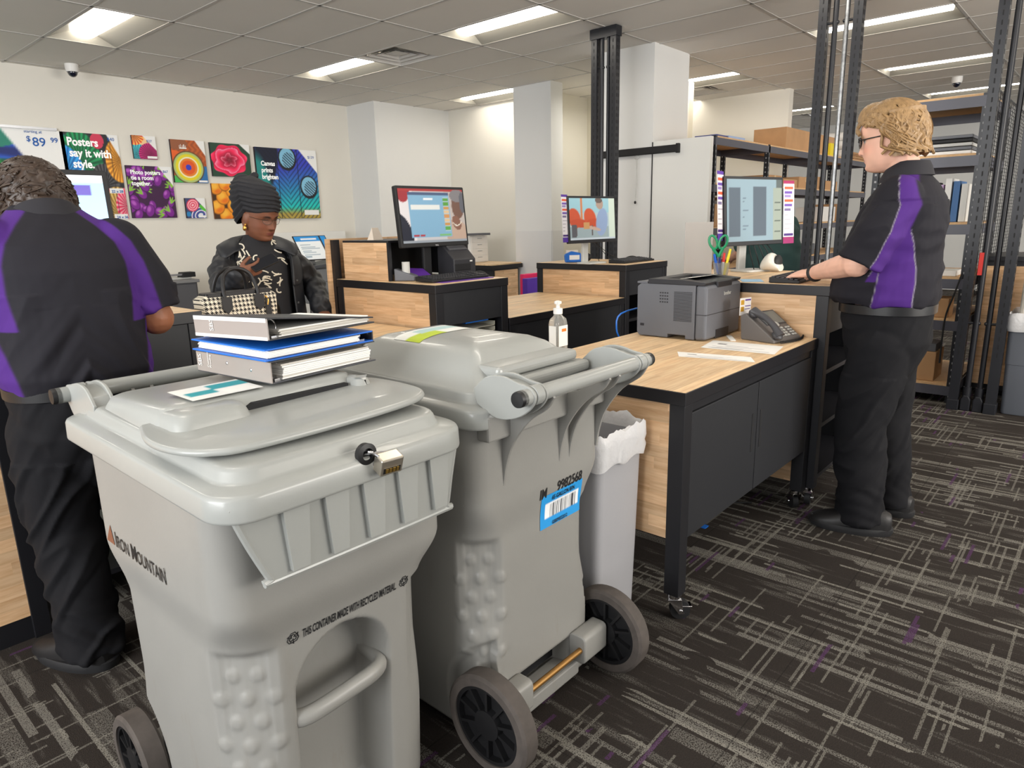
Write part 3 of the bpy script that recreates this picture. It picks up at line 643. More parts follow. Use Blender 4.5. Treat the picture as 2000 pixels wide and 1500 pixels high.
# laser printer on the low counter
t = thing('laser_printer', 'grey laser printer standing on the low counter', 'printer', (3.0, 1.53, .8275)); x0, x1, y0, y1, z0 = 2.83, 3.19, 1.352, 1.705, .8275
M_PRN = mat('printer_grey', (98, 100, 106), .5, bump=(700, .1, .0005)); M_PRD = mat('printer_dark', (40, 40, 44), .45)
pl = [(y0 + .055, z0 + .004), (y0 + .10, z0 + .004), (y0 + .10, z0 + .02), (y0 + .19, z0 + .02), (y0 + .19, z0 + .004), (y1 - .012, z0 + .004), (y1, z0 + .02), (y1, z0 + .235), (y1 - .02, z0 + .25), (y0 + .055, z0 + .25)]
MB().prism(pl, x0, x1, 'x').obj('body', M_PRN, t, bevel=.004)
f = [(y0, z0 + .006), (y0 + .054, z0 + .004), (y0 + .054, z0 + .25), (y0 + .008, z0 + .25), (y0, z0 + .235)]
MB().prism(f, x0, x1, 'x').obj('front_cover', M_PRN, t, bevel=.012, seg=4); MB().bx(x0 - .001, x1 + .001, y0 - .001, y0 + .05, z0 + .118, z0 + .1205).obj('tray_seam', M_PRD, t)
b = MB().prism([(y0 + .01, z0 + .25), (y1 - .06, z0 + .25), (y1 - .06, z0 + .272), (y0 + .12, z0 + .272), (y0 + .004, z0 + .262)], x0 - .004, x0 + .05, 'x').prism([(y0 + .01, z0 + .25), (y1 - .06, z0 + .25), (y1 - .06, z0 + .272), (y0 + .12, z0 + .272), (y0 + .004, z0 + .262)], x1 - .05, x1 + .004, 'x')
b.bx(x0 + .05, x1 - .05, y0 + .01, y0 + .12, z0 + .25, z0 + .263).bx(x0 + .05, x1 - .05, y1 - .12, y1 - .06, z0 + .25, z0 + .272).obj('top_rim', M_PRD, t, bevel=.002)
MB().bx(x0 + .05, x1 - .05, y0 + .12, y1 - .12, z0 + .25, z0 + .252).obj('output_tray', M_DARK, t); MB().bx(x0 + .0, x1, y1 - .055, y1, z0 + .25, z0 + .258).obj('rear_lid', M_PRN, t)
b = MB()
for k in range(22): b.bx(x0 - .0012, x0 + .002, y0 + .07, y0 + .16, z0 + .085 + k * .0062, z0 + .0878 + k * .0062)
b.obj('side_vent', M_PRD, t); b = MB()
for k in range(16): b.bx(x0 - .0012, x0 + .001, y0 + .19 + .012 * (k % 4), y0 + .197 + .012 * (k % 4), z0 + .165 + .014 * (k // 4), z0 + .171 + .014 * (k // 4))
b.bx(x0 - .0012, x0 + .001, y1 - .04, y1 - .02, z0 + .05, z0 + .062).obj('side_vent_holes', M_PRD, t)
text('brother', .024, M_LGREY, 'logo', t, basis((1, 0, 0), (0, -1, 0), (x0 + .17, y0 - .0015, z0 + .195)), bold=.0006); MB().bx(x0 + .1, x0 + .25, y0 - .003, y0 + .01, z0 + .235, z0 + .262).obj('top_grip', M_PRD, t, bevel=.003); MB().bx(x0 + .1, x0 + .24, y0 - .0015, y0 + .01, z0 + .004, z0 + .045).obj('tray_grip', M_PRD, t, bevel=.003)
MB().add([(x0 + .1, y0 + .1, z0 + .278), (x0 + .31, y0 + .09, z0 + .278), (x0 + .31, y0 + .27, z0 + .2535), (x0 + .1, y0 + .28, z0 + .2535)], [(0, 1, 2, 3)]).solo('paper_sheet', M_PAPER, 'blank white sheet lying in the output tray of the grey printer', 'paper', recalc=False)
def sheet(label, pts, z, seed):
    """paper with faint lines of print"""
    p = [Vector((q[0], q[1], z)) for q in pts]; r = random.Random(seed)
    def fn(U, V):
        g = full(U, (240, 239, 236))
        for k in range(5): g = over(g, rect(U, V, .12 + .1 * k, .135 + .1 * k, .1 + .2 * r.random(), .5 + .4 * r.random()), (150, 150, 154))
        for k in range(6): g = over(g, rect(U, V, .6 + .02 * k, .61 + .02 * k, .15, .25), (90, 90, 94))
        return over(g, rect(U, V, .14, .16, .1, .9), (96, 96, 100))
    ex = p[1] - p[0]; ey = p[3] - p[0]; M = Matrix(((ex.x, ey.x, 0, p[0].x), (ex.y, ey.y, 0, p[0].y), (0, 0, 1, z), (0, 0, 0, 1)))
    o = picture('paper_sheet', 1, 1, fn, M_VC, None, M, 40, 40); o.data.transform(Matrix.Translation(-p[0])); o.location = p[0]; return tag(o, label, 'paper', 'printed sheets on the low counter')
sheet('printed sheet on the low counter, nearer the front edge, farther left', ((2.56, 1.345), (2.425, 1.21), (2.52, .992), (2.655, 1.10)), .8276, 2) if False else sheet('printed sheet on the low counter, nearest the front left corner', ((2.47, 1.29), (2.56, 1.345), (2.62, 1.02), (2.53, 1.0)), .8276, 2)
sheet('printed sheet on the low counter beside the telephone', ((2.70, 1.31), (2.897, 1.345), (2.90, 1.05), (2.72, 1.0)), .8278, 4)
# desk telephone
t = thing('desk_telephone', 'grey desk telephone with handset on the low counter', 'telephone', (3.06, 1.16, .8275), math.radians(-14)); t.scale = (.86, .86, .86); M_PH = mat('telephone_grey', (104, 100, 98), .45); M_PHD = mat('telephone_dark', (64, 64, 68), .4)
T = Matrix.Translation((0, 0, 0)); ph = [(-.10, .0005), (.10, .0005), (.10, .035), (.07, .155), (.05, .165), (-.10, .02)]
MB().prism([(-.11, .0005), (.09, .0005), (.1, .125), (.07, .14), (-.11, .018)], -.105, .125, 'x').obj('base', M_PH, t, world=False, bevel=.006, seg=3)
sl = math.atan2(.122, .18); M = Matrix.Translation((0, -.11, .018)) @ Matrix.Rotation(sl, 4, 'X'); L = math.hypot(.18, .122)
MB().bx(-.035, .115, L - .105, L - .012, .0, .004, M=M).obj('display', mat('telephone_display', (118, 122, 120), .2), t, world=False, bevel=.002); MB().bx(-.045, .122, L - .112, L - .004, -.002, .002, M=M).obj('display_frame', M_PHD, t, world=False)
b = MB()
for i in range(3):
    for j in range(4): b.bx(-.02 + i * .026, -.001 + i * .026, .015 + j * .018, .027 + j * .018, 0, .005, M=M)
for i in range(2):
    for j in range(4): b.bx(.072 + i * .02, .087 + i * .02, .015 + j * .018, .025 + j * .018, 0, .005, M=M)
b.cyl((.03, .105, 0), (.03, .105, .006), .018, n=20, M=M); b.obj('keypad', M_LGREY, t, world=False, bevel=.001)
hs = bez([(-.078, .0, .026), (-.078, .06, .044), (-.078, .13, .044), (-.078, L - .02, .026)], 14); rr = [.019 + .012 * abs(2 * k / (len(hs) - 1) - 1) ** 3 for k in range(len(hs))]
MB().tube(hs, [(r, r * .8) for r in rr], 12, M=M).sph((-.078, .012, .018), (.03, .03, .018), M=M).sph((-.078, L - .03, .018), (.03, .03, .018), M=M).obj('handset', M_PHD, t, world=False)
cp = []
for k in range(160): u = k / 159; cp.append((-.08 + .27 * u + .006 * math.cos(k * 1.1), -.13 - .02 * math.sin(u * 3) + .05 * u * u, .008 + .006 * math.sin(k * 1.1)))
MB().tube(cp, .0022, 5).obj('coiled_cord', M_INK, t, world=False)
MB().bx(-.11, -.02, .1, .103, .125, .215).obj('note_card', mat('note_card', (232, 228, 224), .6), t, world=False); MB().bx(-.105, -.08, .098, .1, .145, .17).bx(-.105, -.08, .098, .1, .18, .205).obj('gold_stamp', mat('gold_print', (196, 150, 50), .5), t, world=False); MB().bx(-.07, -.025, .098, .1, .20, .207).bx(-.07, -.025, .098, .1, .17, .174).bx(-.07, -.03, .098, .1, .155, .158).obj('print_lines', M_PURP, t, world=False)
MB().prism(rrect(.012, .07, .006, 2), 0, .003, M=Matrix.Translation((2.985, 1.30, .8276)) @ Matrix.Rotation(-1.0, 4, 'Z')).solo('pamphlet', M_PAPER, 'small white folded pamphlet between printer and telephone', 'pamphlet')
# sanitizer pump bottle
t = thing('sanitizer_bottle', 'clear pump bottle of hand sanitizer with white pump behind the lid of the right bin', 'bottle', (2.22, 1.71, .8275)); c = (2.22, 1.71, .8275)
M_GEL = mat('clear_bottle', (214, 214, 210), .08, trans=.75, ior=1.3)
rings = []
for z, q in ((.0008, .9), (.01, 1), (.13, 1), (.15, .9), (.163, .5), (.172, .42)): rings.append([(c[0] + x * q, c[1] + y * q, c[2] + z) for x, y in rrect(.037, .026, .012, 4)])
MB().loft(rings).obj('bottle', M_GEL, t); MB().lathe([(.019, .172), (.019, .195), (.008, .197), (.008, .212), (.015, .213), (.015, .222), (.006, .226)], c, 20).tube([(c[0], c[1], c[2] + .219), (c[0] - .02, c[1] - .018, c[2] + .221), (c[0] - .034, c[1] - .03, c[2] + .212)], .005, 8).obj('pump', M_WHITE, t)
vw = Vector((-c[0], -c[1], 0)).normalized(); MB().bx(c[0] - .03, c[0] + .03, c[1] - .0268, c[1] - .0262, c[2] + .04, c[2] + .125).bx(c[0] - .0378, c[0] - .0372, c[1] - .018, c[1] + .018, c[2] + .04, c[2] + .125).obj('bottle_label', mat('bottle_label', (226, 226, 222), .5), t); MB().bx(c[0] - .01, c[0] + .02, c[1] - .0272, c[1] - .0268, c[2] + .10, c[2] + .112).obj('label_print', mat('orange_print', (220, 120, 40), .5), t)
# sign holder, pen cup, scissors, pens
t = thing('sign_holder', 'empty clear acrylic sign holder standing beside the pen cup', 'sign holder', (3.45, 1.73, 1.0625)); Ms = Matrix.Translation((3.47, 1.72, 1.0625)) @ Matrix.Rotation(math.radians(-48), 4, 'Z')
MB().bx(-.075, .075, -.001, .0015, .002, .285, M=Ms).bx(-.075, .075, -.006, -.0045, .002, .285, M=Ms).obj('sleeve', mat('cloudy_acrylic', (190, 184, 178), .1, alpha=.75), t, bevel=.0005); MB().bx(-.075, .075, -.06, .02, .0005, .003, M=Ms).obj('foot', M_CLEAR, t)
c = (3.47, 1.585, 1.0625)
t = thing('pen_cup', 'clear plastic pen cup holding scissors and markers', 'pen cup', c); MB().lathe([(.03, .0005), (.033, .001), (.042, .075), (.0405, .075), (.032, .004), (.001, .003)], c, 24).obj('cup', mat('smoky_clear', (200, 204, 204), .1, trans=.8, ior=1.2, alpha=.6), t)
t = thing('scissors', 'green handled scissors standing in the pen cup', 'scissors', (c[0], c[1], c[2] + .006)); q = Vector((c[0] - .012, c[1] + .012, c[2] + .006)); M_GRN = mat('green_handle', (22, 140, 92), .4)
vd = Vector((c[1], -c[0], 0)).normalized()
for s, dx in ((-1, -.03), (1, .02)):
    ctr = q + Vector((0, 0, .175)) + vd * dx; pts = [ctr + vd * .02 * math.cos(a) + Vector((0, 0, .034 * math.sin(a))) + vd * .008 * s * math.sin(a) for a in [2 * PI * k / 16 for k in range(17)]]
    MB().tube(pts, .0065, 8).tube([ctr + Vector((0, 0, -.034)), q + Vector((0, 0, .10))], .008, 8).obj('handle', M_GRN, t)
MB().bx(q.x - .008, q.x + .008, q.y - .001, q.y + .001, q.z + .002, q.z + .1).obj('blades', M_STEEL, t)
for k, (cl, dx, dy, hh, nm) in enumerate((((20, 96, 200), -.022, .016, .12, 'blue'), ((214, 34, 30), .006, -.006, .125, 'red'), ((240, 220, 40), .02, -.02, .145, 'yellow'), ((30, 50, 110), -.024, -.004, .10, 'dark blue'))):
    a = Vector((c[0] + dx * .5, c[1] + dy * .5, c[2] + .007)); e = Vector((c[0] + dx * 1.6, c[1] + dy * 1.6, c[2] + hh)); mm = a.lerp(e, .6)
    t = thing('marker_pen', nm + ' marker standing in the pen cup', 'marker', a, 0, 'markers in the pen cup'); MB().cyl(a, mm, .0065, n=12).obj('barrel', M_WHITE if k == 1 else mat('barrel', cl, .4), t); MB().cyl(mm, e, .0075, .006, n=12).obj('cap', mat('cap', cl, .35), t)
# white scanner with black visor + blue slips
t = thing('barcode_scanner', 'white presentation scanner with black visor behind the keyboard of the blond man', 'scanner', (4.02, 1.55, 1.0625)); c = Vector((3.93, 1.53, 1.0625)); b = MB(); rings = []
for k in range(13):
    u = k / 12; rings.append([(c.x + (.06 * math.cos(a)) * math.sin(PI * (.15 + .75 * u)) ** .5 * (1 + .0 * u), c.y - .09 + .18 * u * .6, c.z + .001 + (.055 + .05 * math.sin(a)) * math.sin(PI * (.12 + .7 * u)) + .0) for a in [2 * PI * j / 16 for j in range(16)]])
b.loft(rings).obj('body', mat('pearl_plastic', (214, 210, 200), .3), t); MB().sph(c + Vector((.0, -.07, .05)), (.05, .02, .045)).obj('visor', M_INK, t)
MB().prism(rrect(.07, .05, .004, 2), 0, .0012, M=Matrix.Translation((3.33, 1.36, 1.0627)) @ Matrix.Rotation(.5, 4, 'Z')).solo('paper_slip', mat('blue_paper', (150, 190, 220), .7), 'pale blue paper slip left of the keyboard of the blond man', 'paper')
b = MB()
for k in range(5):
    p0 = Vector((3.93 + .006 * k, 1.65, 1.30)); p1 = Vector((3.90 + .04 * k, 1.58 - .02 * k, 1.066)); m1 = p0.lerp(p1, .5) + Vector((.03 * (k - 2), -.02, .0)); b.tube(bez([p0, m1, p1], 12), .003, 6)
b.solo('cable_bundle', M_INK, 'black cables hanging under the document monitor', 'cables')
# receipt printer, card terminal, trays on / in the register counter
t = thing('receipt_printer', 'black receipt printer beside the hutch on the register counter', 'printer', (2.80, 2.985, 1.0625)); M_RP = mat('receipt_black', (46, 46, 50), .4)
MB().prism([(2.90, 1.063), (3.04, 1.063), (3.04, 1.235), (3.0, 1.25), (2.955, 1.215), (2.90, 1.165)], 2.765, 2.945, 'x', M=Matrix.Translation((.02, 0, 0))).obj('body', M_RP, t, bevel=.006, seg=3); MB().prism([(2.955, 1.2155), (3.0, 1.251), (3.04, 1.236), (3.04, 1.24), (3.0, 1.256), (2.95, 1.22)], 2.805, 2.945, 'x').obj('lid', mat('receipt_lid', (92, 92, 96), .35), t); MB().bx(2.79, 2.92, 2.897, 2.91, 1.10, 1.14).obj('paper_mouth', M_DARK, t, bevel=.003); MB().bx(2.915, 2.935, 2.8985, 2.9, 1.148, 1.156).obj('status_label', M_WHITE, t)
t = thing('card_terminal', 'small grey card terminal in the left bay of the hutch', 'card terminal', (2.505, 3.01, 1.0625)); Mt = Matrix.Translation((2.50, 2.99, 1.0625)) @ Matrix.Rotation(.5, 4, 'Z'); MB().prism([(-.06, .001), (.06, .001), (.06, .07), (-.06, .03)], -.03, .03, 'x', M=Mt).obj('body', M_GREY, t, bevel=.006, seg=3); MB().cyl((0, .0, .04), (0, .0, .105), .022, n=16, M=Mt).obj('post', M_LGREY, t)
MB().add([(2.54, 2.95, 1.075), (2.66, 2.93, 1.068), (2.66, 3.03, 1.12), (2.54, 3.05, 1.13)], [(0, 1, 2, 3)]).solo('tablet', M_PURP, 'purple tablet leaning inside the hutch beside the card terminal', 'tablet', recalc=False)
MB().prism(rrect(.05, .025, .004, 2), 0, .0012, M=Matrix.Translation((2.60, 2.90, 1.0627)) @ Matrix.Rotation(.2, 4, 'Z')).solo('paper_slip', M_BLUE, 'bright blue slip behind the keyboard of the register counter', 'paper')
def tray(label, x0, x1, y0, y1, z):
    b = MB()
    for k in range(2): b.bx(x0, x1, y0, y1, z + .03 * k, z + .003 + .03 * k).bx(x0, x0 + .004, y0, y1, z + .03 * k, z + .024 + .03 * k).bx(x1 - .004, x1, y0, y1, z + .03 * k, z + .024 + .03 * k)
    return b.solo('paper_tray', mat('beige_tray', (176, 172, 158), .5), label, 'paper tray')
tray('stacked beige letter tray on shelf below the blue register monitor', 2.47, 2.86, 2.66, 2.95, .662 + .105)
MB().bx(2.62, 2.80, 2.655, 2.9, .832, .842).solo('folder', M_BLUE, 'blue folder lying on the beige letter tray', 'folder')
tray('letter tray with vent slots in the counter beside the worker seen from behind', .75, 1.12, 2.68, 2.95, .662)
t = thing('tape_dispenser', 'blue tape dispenser at left end of the counter with red chairs monitor', 'tape dispenser', (4.30, 3.12, 1.0555)); Mt = Matrix.Translation((4.36, 3.20, 1.0555)) @ Matrix.Rotation(-.7, 4, 'Z'); MB().prism([(-.07, .001), (.07, .001), (.075, .03), (.05, .07), (-.02, .085), (-.075, .06)], -.022, .022, 'y', M=Mt).obj('body', M_BLUE, t, bevel=.008, seg=3); MB().bx(-.04, .04, -.0235, -.022, .02, .055, M=Mt).obj('white_label', M_WHITE, t); MB().sph((.1, .0, .035), (.04, .03, .034), M=Mt).obj('grip', M_INK, t)
MB().bx(-.05, .05, 0, .004, .001, .085, M=Matrix.Translation((4.5, 3.32, 1.0555)) @ Matrix.Rotation(-.6, 4, 'Z')).solo('sign_card', mat('grey_card', (196, 190, 182), .6), 'small grey card standing behind the blue tape dispenser', 'sign')
b = MB()
for k in range(3): b.tube(bez([(4.28, 3.02, 1.27), (4.35 + .08 * k, 3.0, 1.19 - .03 * k), (4.40 + .15 * k, 2.99, 1.06)], 10), .0025, 5)
b.solo('cable_bundle', M_INK, 'thin black cables behind the red chairs monitor', 'cables')
MB().add([(2.49, 3.25, 1.286), (2.56, 3.25, 1.286), (2.56, 3.31, 1.286), (2.49, 3.31, 1.286), (2.505, 3.28, 1.355), (2.55, 3.28, 1.355)], [(0, 1, 5, 4), (2, 3, 4, 5), (1, 2, 5), (3, 0, 4), (0, 3, 2, 1)]).solo('tent_card', mat('cream_card', (226, 212, 196), .7), 'cream folded tent card on top of the hutch', 'card')
MB().prism(rrect(.06, .09, .004, 2), 0, .002, M=Matrix.Translation((3.06, 2.98, .8277)) @ Matrix.Rotation(.5, 4, 'Z')).solo('booklet', M_PURP, 'purple booklet on the low counter beside the tall register counter', 'booklet')
b = MB().tube(bez([(3.02, 1.74, .95), (2.80, 1.775, .93), (2.77, 1.78, .86), (2.80, 1.775, .80)], 12), .004, 8)
b.solo('network_cable', M_BLUE, 'blue network cable looping down behind the grey printer', 'cable')
# ------------------------------------------------------------------ the two big shredding carts
def ss(a, b, x): t = np.clip((x - a) / (b - a), 0, 1); return t * t * (3 - 2 * t)
def bin_mat(name, c):
    t = NT(name); n1 = t.noise(3.2, 5); n2 = t.noise(1., 4, t.vec(t.math('MULTIPLY', t.xyz()[0], 22.), t.math('MULTIPLY', t.xyz()[1], 22.), t.math('MULTIPLY', t.xyz()[2], 5.)), .65)
    a = np.array(c, float); col = t.mix(n1, l4(a * .93), l4(a * 1.04))
    k = t.n('ShaderNodeValToRGB'); k.color_ramp.elements[0].position = .60; k.color_ramp.elements[1].position = .82; t.put(k.inputs[0], n2)
    zl = t.math('SUBTRACT', 1.0, t.math('MULTIPLY', t.xyz()[2], 1.25)); zl = t.math('MAXIMUM', zl, 0.)
    col = t.mix(t.math('MULTIPLY', t.math('MULTIPLY', k.outputs[0], zl), .7), col, l4((128, 120, 108)))
    t.base(col); t.set(Roughness=.38, Specular_IOR_Level=.45, Subsurface_Weight=0.); t.bump(t.noise(240, 3), .12, .001); return t.m
M_BIN = bin_mat('grey_cart_plastic', (143, 142, 138)); M_LID = mat('grey_lid_plastic', (154, 156, 153), .3, var=(5, .03), bump=(180, .08, .001), coat=.15)
M_TIRE = mat('worn_tyre', (74, 68, 64), .8, var=(25, .25), bump=(120, .3, .001)); M_HUB = mat('black_wheel_hub', (24, 24, 26), .45)
def body_mesh():
    NP, NZ = 360, 150; zs = np.linspace(.035, .94, NZ); P = np.zeros((NZ, NP, 3)); dims = []
    for k, z in enumerate(zs):
        up = float(ss(.585, .70, z)); lo = min(z / .6, 1); hx = .243 + .008 * lo + .014 * up; fy = -(.225 + .03 * lo + .03 * up); by = .300 + .012 * up
        rr = .105 - .045 * up; rb = .06 + .035 * float(ss(.2, .42, z)) - .04 * up; dims.append((hx, fy, by, rr, rb))
        q = resample(rrect(hx, (by - fy) / 2, rr, 10, (0, (by + fy) / 2), rb), NP); P[k, :, :2] = q; P[k, :, 2] = z
    T = np.roll(P, -1, 1) - np.roll(P, 1, 1); N = np.stack([T[..., 1], -T[..., 0], T[..., 2] * 0], -1); N /= np.linalg.norm(N, axis=-1, keepdims=True)
    x, y, z = P[..., 0], P[..., 1], P[..., 2]; D = np.zeros((NZ, NP)); dm = np.array(dims)
    diag = np.clip(np.abs(N[..., 0]) * np.abs(N[..., 1]) * 2, 0, 1); near = ss(.12, .95, diag)
    D -= near * .020 * (1 - ss(.572, .602, z)) * ss(.22, .55, z)
    # raised buttons on the chamfered corners
    for sx in (-1, 1):
        for fr in (-1, 1):
            if sx * fr < 0: continue
            for r in range(8):
                zz = .535 - r * .052; m = 2 if r % 2 == 0 else 3; hx, fy, by, rr, rb = (np.interp(zz, zs, dm[:, q]) for q in range(5)); q = rr if fr < 0 else rb
                for c in range(m):
                    a = PI / 4 + (c - (m - 1) / 2) * (.056 / q); cx_ = sx * (hx - q + q * math.cos(a)); cy_ = (fy + q - q * math.sin(a)) if fr < 0 else (by - q + q * math.sin(a))
                    d = np.sqrt((x - cx_) ** 2 + (y - cy_) ** 2 + (z - zz) ** 2); D += .0048 * ss(.0205, .008, d)
    # arched alcove in the front
    w, zc, xc = .118, .455, -.012; dx = np.abs(x - xc); dd = np.where(z < zc, w - dx, w - np.hypot(dx, z - zc)); fm = (N[..., 1] < -.6)
    D -= fm * .095 * ss(0, .022, dd) * ss(.05, .09, z)
    # axle cut-out in the back, wheel wells
    D -= (N[..., 1] > .6) * .07 * ss(.0, .02, .125 - np.abs(x)) * ss(.17, .14, z)
    D -= (np.abs(N[..., 0]) > .3) * .022 * ss(.19, .16, np.hypot(y - .338, z - .135))
    P = P + N * D[..., None]
    return MB().loft([[tuple(p) for p in r] for r in P], cap1=False).mesh('cart_body', M_BIN)
BODY = body_mesh(); BVH = None
def body_bvh(o): bm = bmesh.new(); bm.from_mesh(o); b = BVHTree.FromBMesh(bm); bm.free(); return b
BB = body_bvh(BODY)
def cart_bin(label, loc, rz, dome, ay=.338, wr=.135):
    t = thing('shredding_cart', label, 'wheeled bin', loc, rz, None)
    b = new('body', BODY, t)
    # lid
    hx, hy, yo = (.28, .35, -.01) if dome else (.28, .385, .025)
    prof = [(.03, .903), (.003, .903), (.0005, .905), (0, .909), (.001, .942), (.0035, .948), (.008, .951), (.030, .9545), (.034, .956), (.037, .960), (.041, .974), (.044, .979), (.049, .982)]
    prof += [(.06, .986), (.09, 1.012), (.13, 1.046), (.165, 1.062), (.20, 1.068), (.235, 1.071)] if dome else [(.058, .982), (.10, .984), (.16, .986), (.22, .987)]
    rings = []
    for i, z in prof:
        tilt = .012 if not dome else .0
        rings.append([(x, y + yo, z + tilt * (y + .36) / .72) for x, y in rrect(hx - i, hy - i, max(.004, .07 - i * .3), 8, (0, 0), max(.004, .05 - i * .18))])
    lid = MB().loft(rings, cap0=False).obj('lid', M_LID, t, world=False, sharp=60)
    if not dome: lid_extras(t, lid)
    else:
        q = MB().bx(-.16, .16, .20, .30, 1.0, 1.03).bx(-.185, .185, .28, .325, .97, 1.0); q.obj('lid_step', M_LID, t, world=False, bevel=.012, seg=3)
    # handle bar with caps, arms and gussets
    hb = MB().cyl((-.265, .455, 1.0), (.265, .455, 1.0), .0185, n=20); h = hb.obj('handle_bar', M_LID, t, world=False)
    for s in (-1, 1): MB().lathe([(.0, -.004), (.0175, -.003), (.0185, .001), (.0185, .016)] if s < 0 else [(.0185, -.016), (.0185, -.001), (.0175, .003), (0, .004)], (s * .272, .455, 1.0), 20, 'x').obj('end_cap', M_HUB, h, world=False)
    arm = [(p.y, p.z) for p in bez([(0, .30, .96), (0, .36, .935), (0, .42, .945), (0, .462, .972), (0, .4765, 1.0), (0, .462, 1.02), (0, .43, 1.026), (0, .38, 1.036), (0, .33, 1.028), (0, .29, .995)], 40)]
    for s in (-1, 1):
        m = MB().prism(arm, s * .236 - .004, s * .236 + .004, 'x', sm=True).prism(arm, s * .196 - .004, s * .196 + .004, 'x', sm=True).prism([(.29, .98), (.31, 1.012), (.35, 1.022), (.40, 1.025), (.45, 1.012), (.45, .998), (.30, .96)], s * .236 - .04 * (s > 0), s * .236 + .04 * (s < 0), 'x')
        m.cyl((s * .203, .455, 1.0), (s * .229, .455, 1.0), .0225, n=20); m.obj('hinge_arm', M_LID, t, world=False, bevel=.002)
    fin = [(.30, .92), (.30, .735)] + [(p.y, p.z) for p in bez([(0, .312, .735), (0, .322, .79), (0, .345, .85), (0, .395, .915), (0, .45, .955), (0, .472, .985)], 24)] + [(.46, 1.0), (.44, .99), (.38, .945)]
    for x in (-.235, -.105, -.06, .165):
        MB().prism(fin, x - .004, x + .004, 'x').obj('gusset', M_BIN, t, world=False, bevel=.001)
    MB().bx(-.245, .245, .30, .34, .87, .935).obj('rear_rail', M_BIN, t, world=False, bevel=.006)
    # grab bar in the alcove
    gp = bez([(-.135, -.215, .40), (-.10, -.242, .402), (0, -.246, .408), (.075, -.24, .412), (.098, -.205, .415), (.098, -.12, .42)], 24)
    MB().tube(gp, [(.016, .02)] * len(gp), 12).obj('grab_bar', M_BIN, t, world=False)
    # axle and wheels
    MB().cyl((-.24, ay, wr), (.24, ay, wr), .009, n=14).obj('axle', mat('rusty_axle', (150, 112, 62), .4, .7), t, world=False)
    for s in (-1, 1): MB().prism(rrect(.030, .045, .016, 4, (ay - .012, wr)), min(s * .118, s * .232), max(s * .118, s * .232), 'x', sm=True).obj('axle_boss', M_BIN, t, world=False, bevel=.004)
    MB().bx(-.118, .118, .232, .24, .08, .155).obj('axle_pocket_shade', M_DARK, t, world=False)  # dark plate standing in for the shade inside the axle cut-out
    MB().bx(-.15, .15, .24, .312, .03, .075).obj('rear_skid', M_BIN, t, world=False, bevel=.006)
    for s in (-1, 1):
        WM = Matrix.Translation((s * .264, ay, wr)) @ Matrix.Diagonal((1, wr / .135, wr / .135, 1))
        W = MB().lathe([(1.06e-1, -.026), (.127, -.0265), (.135, -.02), (.135, .02), (.127, .0265), (.106, .026)], (0, 0, 0), 48, 'x', loop=True, M=WM); w = W.obj('wheel', M_TIRE, t, world=False)
        H = MB().lathe([(.107, -.004), (.107, .004)], (0, 0, 0), 48, 'x', M=WM).lathe([(.012, -.024), (.04, -.022), (.042, -.012), (.042, .012), (.04, .022), (.012, .024)], (0, 0, 0), 24, 'x', M=WM).lathe([(.106, -.022), (.096, -.022), (.096, .022), (.106, .022)], (0, 0, 0), 48, 'x', loop=True, M=WM)
        for k in range(10):
            M = WM @ Matrix.Rotation(k * PI / 5, 4, 'X'); H.bx(-.02, .02, -.004, .004, .04, .10, M=M)
        H.obj('hub', M_HUB, w, world=False)
    return t
